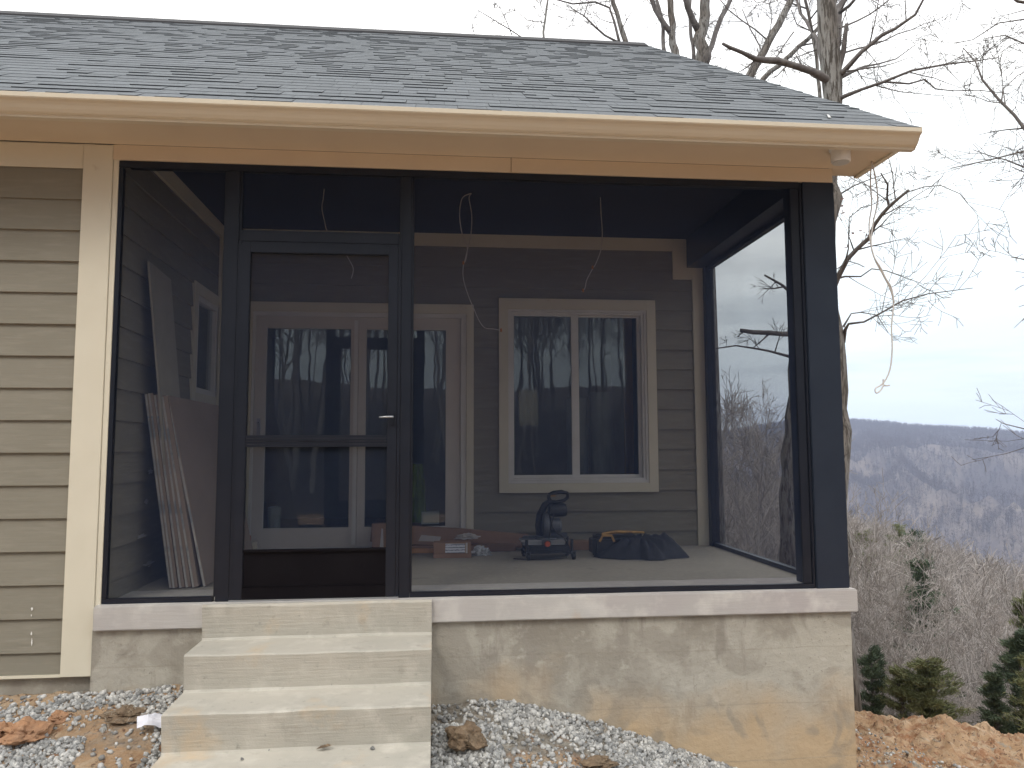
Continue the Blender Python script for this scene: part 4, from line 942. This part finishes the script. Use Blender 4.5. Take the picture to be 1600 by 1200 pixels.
# --- tree whose limbs reach in from the right edge
Y=1.6
lm=[traced(l,Y,dy) for l,dy in (
 ([(1800,470,11),(1700,330,6),(1640,250,4),(1600,200,2.6),(1585,180,2.2),(1560,155,2),(1535,125,1.6),(1524,96,1.2),(1505,75,.7)],.6),
 ([(1800,260,6),(1700,215,3),(1640,228,1.8),(1600,236,1.4),(1550,249,1.1),(1485,263,.7)],.4),
 ([(1800,80,6),(1700,20,3.6),(1640,10,3),(1590,2,2.4),(1560,-20,2)],0),
 ([(1700,20,3),(1600,30,1.2),(1560,36,1),(1520,62,.8),(1490,68,.5)],.5),
 ([(1700,120,3),(1640,90,1.6),(1600,68,1.2),(1570,55,1),(1540,60,.6)],.3),
 ([(1565,160,1.3),(1567,140,1.1),(1590,118,.9),(1640,95,1)],0),
 ([(1700,640,3),(1640,668,1.2),(1600,670,1),(1568,662,.7),(1556,655,.5)],.3),
 ([(1700,380,3),(1640,400,1.2),(1600,405,.9),(1580,402,.6)],.2),
)]
tw=[]
for l in lm: sprout(tw,rg,*l,.25,.85,2,s0=.25,ratio=.62,wob=.17,kids=(2,5))
tp=[Vector(at(1800,y,Y)) for y in (-400,-100,200,470,760)]; tp.append(Vector((tp[-1].x,tp[-1].y,gz(tp[-1].x,tp[-1].y)-.2))); tr=[.06,.08,.10,.12,.14,.17]
tree_thing('bare_tree','thin dark branches reaching in from a bare tree beyond the right edge','tree',(tp[::-1],tr[::-1]),lm,tw)
# --- trees behind the roof
def roof_tree(label,Y,trunk,limbs_,seed,every=.5,L=1.3,lvl=2,extra=8):
    rg=random.Random(seed); P,R=traced(trunk,Y); zb=gz(P[0].x,P[0].y)-.2
    P.insert(0,Vector((P[0].x+.1,P[0].y,zb))); R.insert(0,R[0]*1.5)
    lm=[traced(l,Y,rg.uniform(-1,1)) for l in limbs_]; tw=[]
    for l in lm+[(P[2:],R[2:])]: sprout(tw,rg,*l,every,L,lvl,rmin=.0045,s0=.1,zbias=.1)
    for k in range(extra):
        i=rg.randint(len(P)//2,len(P)-1); grow(tw,rg,P[i],Vector((rg.uniform(-1,1),rg.uniform(-1,1),rg.uniform(.1,.9))),rg.uniform(1.5,3),.02,3,.4,.06,.2,rmin=.0045)
    return tree_thing('bare_tree',label,'tree',(P,R),lm,tw,mt='bark',mb='twig',group='bare trees rising behind the roof')
roof_tree('thin curved sapling, leftmost trunk standing behind the roof ridge',12,[(852,80,1.8),(849,50,1.8),(852,30,1.7),(856,0,1.5),(850,-80,1.2)],[[(820,62,1),(795,45,.9),(770,30,.7),(745,15,.5)],[(800,55,.8),(790,30,.7),(780,10,.5)],[(850,35,.8),(825,32,.7),(810,20,.5)]],31,.35,.9,2,4)
roof_tree('forked slim tree just left of the end of the roof ridge',12.5,[(982,90,4.2),(978,66,4),(968,35,3.6),(958,5,3.4),(948,-50,3),(940,-200,2)],[[(968,68,2.4),(960,35,2),(952,12,1.8),(930,3,1.6),(895,6,1.3),(865,-2,1)],[(966,66,2),(945,55,1.8),(930,42,1.6),(912,24,1.2),(895,15,.8)],[(912,26,1),(918,8,.8),(924,-10,.5)]],33,.4,1.1,2,6)
roof_tree('grey trunk with one low left limb behind the end of the ridge',13,[(1057,100,6.5),(1055,80,6),(1050,52,5.2),(1048,20,5),(1047,-30,4.6),(1045,-200,3.5)],[[(1050,54,4.4),(1038,38,4),(1024,15,3.8),(1012,-12,3.4),(1000,-80,2.5)],[(1040,90,3.2),(1036,60,3),(1034,30,2.8),(1026,0,2.4)]],35,.7,1.0,2,8)
roof_tree('thick three stemmed trunk behind the sloping right part of the roof',13.5,[(1095,125,11),(1095,95,10),(1096,50,9),(1101,10,7.5),(1104,-40,6.5),(1106,-220,5)],[[(1092,50,5.5),(1083,32,5),(1074,10,4.6),(1066,-30,4)],[(1104,98,4.5),(1112,72,4.2),(1122,40,4),(1134,15,3.6),(1150,-20,3)],[(1084,95,3),(1080,60,2.6),(1077,20,2.4),(1080,-20,2)]],36,.8,1.0,2,8)
roof_tree('straight trunk leaning hard to the right above the hip of the roof',11.5,[(1035,640,9),(1062,330,8),(1160,142,7),(1172,118,6.6),(1195,78,6),(1217,38,5.4),(1238,-5,5),(1290,-120,3.6)],[[(1196,95,1.4),(1186,70,1.2),(1172,45,1),(1160,15,.7)],[(1240,50,1.2),(1225,70,1),(1212,90,.7)]],37,.6,.8,2,5)
roof_tree('slimmer trunk leaning right that crosses behind the mossy limb',12.5,[(1040,640,6),(1075,330,5),(1180,150,4.2),(1192,124,4),(1228,92,3.6),(1262,62,3.2),(1285,35,2.6),(1320,-20,2)],[[(1250,72,1.6),(1270,68,1.3),(1290,65,.8)]],38,.6,.8,2,3)
roof_tree('thin upright sapling touching the left side of the tall oak',12,[(1284,180,3),(1281,150,2.8),(1276,90,2.6),(1268,45,2.4),(1258,0,2.2),(1250,-120,1.4)],[[(1270,50,1.2),(1245,38,1),(1236,15,.7)]],41,.5,.8,2,3)
# --- model trees for the slope
def bare_model(seed,H,lvl=3,kids=(3,6),r0=.075,rmin=.008,n1=20,k=None):
    rg=random.Random(seed); out=[]; P=[Vector((0,0,-.4))];R=[r0*1.25]; d=Vector((0,0,1))
    n=10
    for i in range(n):
        d=(d+Vector((rg.gauss(0,.07),rg.gauss(0,.07),.12))).normalized(); P.append(P[-1]+d*(H*.86/n)); R.append(max(rmin,r0*(1-.8*(i+1)/n)))
    out.append((P,R))
    for _ in range(n1):
        f=rg.uniform(.28,1)**.8; i=min(n-1,int(f*n)); q=P[i].lerp(P[i+1],f*n-i); a=rg.uniform(0,2*PI)
        grow(out,rg,q,Vector((math.cos(a),math.sin(a),rg.uniform(.5,1.5))),H*.34*rg.uniform(.6,1.15)*(1.2-.6*f),max(rmin,R[i]*.5),lvl-1,H*.05,.10,.2,(20,55),kids,.58,rmin)
    return out
def model_obj(name,polys,m,kf=lambda r:3 if r<.03 else 6):
    b=B()
    for P,R in polys: b.tube(P,R,kf(max(R)),cap=False)
    me=b.mesh(name); me.materials.append(MT[m]); return me
near_models=[model_obj('bare_tree',bare_model(50+i,7.5,3,(3,5),.06,.006,22),'twigpale' if i in(0,3) else 'twigbrown') for i in range(5)]
mid_models=[model_obj('wood_tree',bare_model(70+i,7.5,2,(3,5),.07,.016,16),'twigbrown',lambda r:3) for i in range(5)]
far_models=[model_obj('far_tree',bare_model(90+i,10,2,(2,4),.16,.055,11),'farwood',lambda r:3) for i in range(4)]
big_models=[model_obj('tall_tree',bare_model(110+i,15,3,(3,5),.075,.010,30),'twigpale') for i in range(3)]
def place_on(px,top_py,r):
    d=Fw+Rv*((px-800)/FPX)-Uv*((top_py-600)/FPX); h=math.hypot(d.x,d.y); x=CAM.x+d.x/h*r; y=CAM.y+d.y/h*r; zt_=CAM.z+d.z/h*r
    return x,y,gz(x,y),zt_
# individual bare trees one can tell apart on the slope
spec=[(1442,842,16,0),(1492,850,18,3),(1515,870,15,0),(1462,790,26,3),(1545,862,24,1),(1580,858,20,2),(1415,800,22,2),(1375,765,20,1),(1350,742,24,4),(1340,800,13.5,2),(1395,850,13,4),(1530,905,13,3),(1475,900,12.5,1),(1565,925,12,4),(1600,900,14,0),(1410,905,11.8,0),(1362,880,11.5,3),(1335,905,11.2,1),
 (1232,640,26,2),(1205,612,24,1),(1180,600,28,4),(1150,590,23,2),(1122,578,26,1),(1105,600,22,4),(1170,640,30,3),(1215,660,32,2),(1135,640,34,1),(1190,615,36,4),(1128,600,40,2),(1160,600,38,1),(1640,880,17,1),(1670,860,22,2),(1060,600,25,1),(1020,610,24,2)]
places=['halfway down the slope','among the brush at the clay edge','behind the green bushes','well down the hillside']
used=set(); cnt=0
def side_word(px):
    return 'seen through the side screen' if 1100<px<1257 else 'right of the porch post' if px<1400 else 'in the middle of the open slope' if px<1500 else 'near the right edge of the slope'
for px,py,r_,k in spec:
    x,y,zg_,zt_=place_on(px,py,r_); h=zt_-zg_
    if h<1.5: h=1.5
    o=bpy.data.objects.new('bare_tree',near_models[k]); COL.objects.link(o); s_=h/7.3; w_=max(s_,.32)*.8; o.scale=(w_,w_,s_); o.location=(x,y,zg_); o.rotation_euler=(0,0,px*.7)
    tone='pale stemmed' if k in (0,3) else 'brown twigged'
    tag(o,f'{tone} bare tree {side_word(px)}','tree','bare trees standing out on the slope')
# cedars
def cedar_mesh(seed,h,w,m,n=4200):
    rg=np.random.RandomState(seed); nb=int(46+h*18)
    zb=rg.uniform(.05,1,nb)**.85; az=rg.uniform(0,2*PI,nb); L_=w*(1.03-zb)**.5*rg.uniform(.35,1.25,nb)*(.8+.35*np.sin(az*2+seed))+.04
    bi=rg.randint(0,nb,n); u=rg.rand(n)**.6; rad=L_[bi]*u
    sp=.04*w+.012
    x=np.cos(az[bi])*rad+rg.normal(0,sp,n)*(.4+u*.6); y=np.sin(az[bi])*rad+rg.normal(0,sp,n)*(.4+u*.6); z=zb[bi]*h+rad*.32+rg.normal(0,sp*.7,n)
    c=np.stack([x,y,np.clip(z,.02,h*1.05)],-1)
    a=np.stack([np.cos(az[bi]),np.sin(az[bi]),.75+0*az[bi]],-1)+rg.normal(size=(n,3))*.55; a/=np.linalg.norm(a,axis=1,keepdims=True); b=np.cross(a,rg.normal(size=(n,3))); b/=np.linalg.norm(b,axis=1,keepdims=True)
    s_=(rg.uniform(.02,.055,n)*(.5+.16*h))[:,None]; 
    V=np.stack([c-a*s_,c+b*s_*.16,c+a*s_,c-b*s_*.16],1).reshape(-1,3)
    return np_mesh('foliage',V,np.arange(4*n).reshape(n,4)),nb,zb,az,L_
def cedar(px,top,r_,w,m,label,seed,n=5200,wide=1):
    x,y,zg_,zt_=place_on(px,top,r_); h=max(.6,zt_-zg_); t=thing('cedar',label,'evergreen',(x,y,zg_),0,'cedars on the slope')
    me,nb,zb,az,L_=cedar_mesh(seed,h,w,m,n*3); link('foliage',me,m,t)
    b=B(); b.tube([(0,0,-.3),(.02,0,h*.5),(0,.01,h*.97)],[.03+.012*h,.02+.006*h,.006],7)
    for k in range(0,nb,2): b.tube([(0,0,zb[k]*h),(math.cos(az[k])*L_[k]*.8,math.sin(az[k])*L_[k]*.8,zb[k]*h+L_[k]*.28)],[.012,.004],3,False)
    sub('trunk',b,'twig',t)
cedar(1360,1015,10.0,.26,'cedardark','small dark green cedar bush just right of the foundation corner',1,4200)
cedar(1446,1032,9.8,.38,'cedar','wide bright green cedar bush in the middle of the clay edge',3,7000)
cedar(1405,1050,9.9,.28,'cedar','thin olive shrub left of the wide bright green bush',4,2600)
cedar(1590,990,10.3,.32,'cedardark','tall dark cedar at the right edge behind the clay bank',5,7000)
cedar(1552,1055,9.9,.24,'cedardark','low dark cedar in front of the tall one near right edge',6,3600)
cedar(1616,1030,9.8,.40,'cedar','green cedar cut by the right edge of the view',7,3600)
cedar(1438,880,20,1.15,'cedardark','slender dark cedar standing behind white stems halfway down the slope',8,6000)
cedar(1428,828,38,1.5,'cedardark','distant dark cedar with spreading top on the near ridge',10,5000)
cedar(1350,830,30,1.1,'cedar','faint green cedar in the brush beside the porch post',11,3600)
cedar(1600,930,13,.42,'cedar','yellow green cedar higher up at the right edge',12,5000)
cedar(1405,822,48,1.6,'cedar','furthest small green cedar on the near ridge',14,3000)
# ---- woods as mass: geometry nodes instances of the model trees
def wood(name,label,meshes,pts,rot,scl,var):
    me=bpy.data.meshes.new(name); me.vertices.add(len(pts)); me.vertices.foreach_set('co',np.asarray(pts,np.float32).ravel())
    for nm_,ty,val in (('rz','FLOAT',rot),('sc','FLOAT',scl)):
        a_=me.attributes.new(nm_,ty,'POINT'); a_.data.foreach_set('value',np.asarray(val,np.float32))
    a_=me.attributes.new('vr','INT','POINT'); a_.data.foreach_set('value',np.asarray(var,np.int32)); me.update()
    o=bpy.data.objects.new(name,me); COL.objects.link(o)
    cl=bpy.data.collections.new(name+'_models')
    for i,m_ in enumerate(meshes): q=bpy.data.objects.new(f'{m_.name}_model_{i}',m_); cl.objects.link(q)
    ng=bpy.data.node_groups.new(name+'_scatter','GeometryNodeTree'); ng.interface.new_socket('Geometry',in_out='INPUT',socket_type='NodeSocketGeometry'); ng.interface.new_socket('Geometry',in_out='OUTPUT',socket_type='NodeSocketGeometry')
    N=ng.nodes;L=ng.links; gi=N.new('NodeGroupInput'); go=N.new('NodeGroupOutput'); ip=N.new('GeometryNodeInstanceOnPoints'); ci=N.new('GeometryNodeCollectionInfo')
    ci.inputs['Collection'].default_value=cl; ci.inputs['Separate Children'].default_value=True
    def na(n_,ty): x=N.new('GeometryNodeInputNamedAttribute'); x.data_type=ty; x.inputs['Name'].default_value=n_; return x.outputs['Attribute']
    L.new(gi.outputs[0],ip.inputs['Points']); L.new(ci.outputs[0],ip.inputs['Instance']); ip.inputs['Pick Instance'].default_value=True
    L.new(na('vr','INT'),ip.inputs['Instance Index']); cx=N.new('ShaderNodeCombineXYZ'); L.new(na('rz','FLOAT'),cx.inputs[2]); L.new(cx.outputs[0],ip.inputs['Rotation'])
    L.new(na('sc','FLOAT'),ip.inputs['Scale']); L.new(ip.outputs[0],go.inputs[0])
    md=o.modifiers.new('scatter','NODES'); md.node_group=ng
    tag(o,label,'woodland',kind='stuff'); return o
def polar_pts(rs_,n,r0,r1,a0,a1,pw=.5):
    # uniform per area for pw=.5
    r_=(r0**(1/pw)+(r1**(1/pw)-r0**(1/pw))*rs_.rand(n))**pw; a_=np.radians(rs_.uniform(a0,a1,n)); x=OX+r_*np.sin(a_); y=OY+r_*np.cos(a_); return x,y,r_
rs_=np.random.RandomState(9)
x,y,r_=polar_pts(rs_,760,9.9,60,12,50,.64); k=~((x<4.6)&(y<9)); x,y,r_=x[k],y[k],r_[k]; z=ground_z(x,y)
sc=rs_.uniform(.65,1.05,len(x))*np.interp(r_,[9.9,11,14,20],[.13,.28,.5,1.0])
wood('brush','grey leafless brush and saplings covering the slope below the clay bank',near_models,np.stack([x,y,z],-1),rs_.uniform(0,6.3,len(x)),sc,rs_.randint(0,5,len(x)))
x,y,r_=polar_pts(rs_,5200,55,185,8,54,.55); z=ground_z(x,y)
wood('woods','brown leafless woods running down the near ridge',mid_models,np.stack([x,y,z],-1),rs_.uniform(0,6.3,len(x)),rs_.uniform(.8,1.3,len(x)),rs_.randint(0,5,len(x)))
x,y,r_=polar_pts(rs_,52000,380,1440,8,54,.5); z=ground_z(x,y,False)
wood('hillside_forest','hazy bare forest covering the far hill',far_models,np.stack([x,y,z],-1),rs_.uniform(0,6.3,len(x)),rs_.uniform(.8,1.4,len(x)),rs_.randint(0,4,len(x)))
x,y,r_=polar_pts(rs_,230,13,48,128,236,.6); z=ground_z(x,y)
wood('facing_woods','tall bare woods mirrored in the patio door and window glass',big_models,np.stack([x,y,z],-1),rs_.uniform(0,6.3,len(x)),rs_.uniform(.8,1.2,len(x)),rs_.randint(0,3,len(x)))
# ================================================================== AIR, SKY, LIGHT
import os
if not os.environ.get('NOHAZE'):
    b=B(); b.box(-2700,2700,-2700,2700,-900,135)
    me=b.mesh('haze'); hz=bpy.data.materials.new('haze_air'); hz.use_nodes=True; nt=hz.node_tree; nt.nodes.remove(nt.nodes['Principled BSDF']); v=nt.nodes.new('ShaderNodeVolumePrincipled')
    v.inputs['Color'].default_value=(.66,.76,1,1); v.inputs['Density'].default_value=.00037; v.inputs['Anisotropy'].default_value=.2; nt.links.new(v.outputs[0],nt.nodes['Material Output'].inputs['Volume'])
    me.materials.append(hz); o=bpy.data.objects.new('haze',me); COL.objects.link(o); tag(o,kind='stuff')
wd=bpy.data.worlds.new('World'); S.world=wd; wd.use_nodes=True; nt=wd.node_tree;N=nt.nodes;L=nt.links
SE,SR=math.radians(48),math.radians(-148)   # sun high, from front left
sky=N.new('ShaderNodeTexSky'); sky.sky_type='NISHITA'; sky.sun_disc=False; sky.sun_elevation=SE; sky.sun_rotation=SR
bg=N['Background']; bg.inputs[1].default_value=.1
tc=N.new('ShaderNodeTexCoord'); mp=N.new('ShaderNodeMapping'); mp.inputs['Scale'].default_value=(1,1,5.0); L.new(tc.outputs['Generated'],mp.inputs[0])
n1=N.new('ShaderNodeTexNoise'); n1.inputs['Scale'].default_value=2.3; n1.inputs['Detail'].default_value=7; n1.inputs['Roughness'].default_value=.55; n1.inputs['Distortion'].default_value=.4; L.new(mp.outputs[0],n1.inputs[0])
r1=N.new('ShaderNodeMapRange'); r1.inputs[1].default_value=.34; r1.inputs[2].default_value=.60; r1.inputs[3].default_value=.72; r1.inputs[4].default_value=1; L.new(n1.outputs[0],r1.inputs[0])
# cloud brightness grows towards the zenith like a real overcast
sp=N.new('ShaderNodeSeparateXYZ'); L.new(tc.outputs['Generated'],sp.inputs[0])
r2=N.new('ShaderNodeMapRange'); r2.inputs[1].default_value=0; r2.inputs[2].default_value=.75; r2.inputs[3].default_value=10.8; r2.inputs[4].default_value=22; L.new(sp.outputs[2],r2.inputs[0])
cc=N.new('ShaderNodeVectorMath'); cc.operation='SCALE'; cc.inputs[0].default_value=(.94,1.0,1.0); L.new(r2.outputs[0],cc.inputs['Scale'])
tz=N.new('ShaderNodeMapRange'); tz.inputs[1].default_value=.12; tz.inputs[2].default_value=.5; L.new(sp.outputs[2],tz.inputs[0])
tm=N.new('ShaderNodeMix'); tm.data_type='RGBA'; tm.inputs[6].default_value=(.91,1.0,1.0,1); tm.inputs[7].default_value=(1.0,.985,.96,1); L.new(tz.outputs[0],tm.inputs[0]); L.new(tm.outputs[2],cc.inputs[0])
n2=N.new('ShaderNodeTexNoise'); n2.inputs['Scale'].default_value=3.1; n2.inputs['Detail'].default_value=6; mp2=N.new('ShaderNodeMapping'); mp2.inputs['Scale'].default_value=(1,1,9); mp2.inputs['Location'].default_value=(3,1,0); L.new(tc.outputs['Generated'],mp2.inputs[0]); L.new(mp2.outputs[0],n2.inputs[0])
r3=N.new('ShaderNodeMapRange'); r3.inputs[1].default_value=.5; r3.inputs[2].default_value=.68; r3.inputs[3].default_value=1; r3.inputs[4].default_value=.80; L.new(n2.outputs[0],r3.inputs[0])
c2=N.new('ShaderNodeVectorMath'); c2.operation='SCALE'; L.new(cc.outputs[0],c2.inputs[0]); L.new(r3.outputs[0],c2.inputs['Scale'])
mx=N.new('ShaderNodeMix'); mx.data_type='RGBA'; L.new(r1.outputs[0],mx.inputs[0]); L.new(sky.outputs[0],mx.inputs[6]); L.new(c2.outputs[0],mx.inputs[7]); L.new(mx.outputs[2],bg.inputs[0])
sl=bpy.data.lights.new('sun','SUN'); sl.energy=.9; sl.angle=math.radians(14); sl.color=(1,.95,.86); so=bpy.data.objects.new('sun',sl); COL.objects.link(so)
# sun_rotation in the sky texture is measured from +y clockwise seen from above
sd_=Vector((math.sin(SR)*math.cos(SE),math.cos(SR)*math.cos(SE),math.sin(SE))); so.rotation_euler=sd_.to_track_quat('Z','Y').to_euler()
S.view_settings.view_transform='Standard'; S.view_settings.look='None'; S.view_settings.exposure=.22; S.view_settings.gamma=1
S.render.engine='CYCLES'; cy=S.cycles; cy.max_bounces=8; cy.diffuse_bounces=3; cy.glossy_bounces=3; cy.transparent_max_bounces=16; cy.transmission_bounces=4; cy.volume_bounces=1
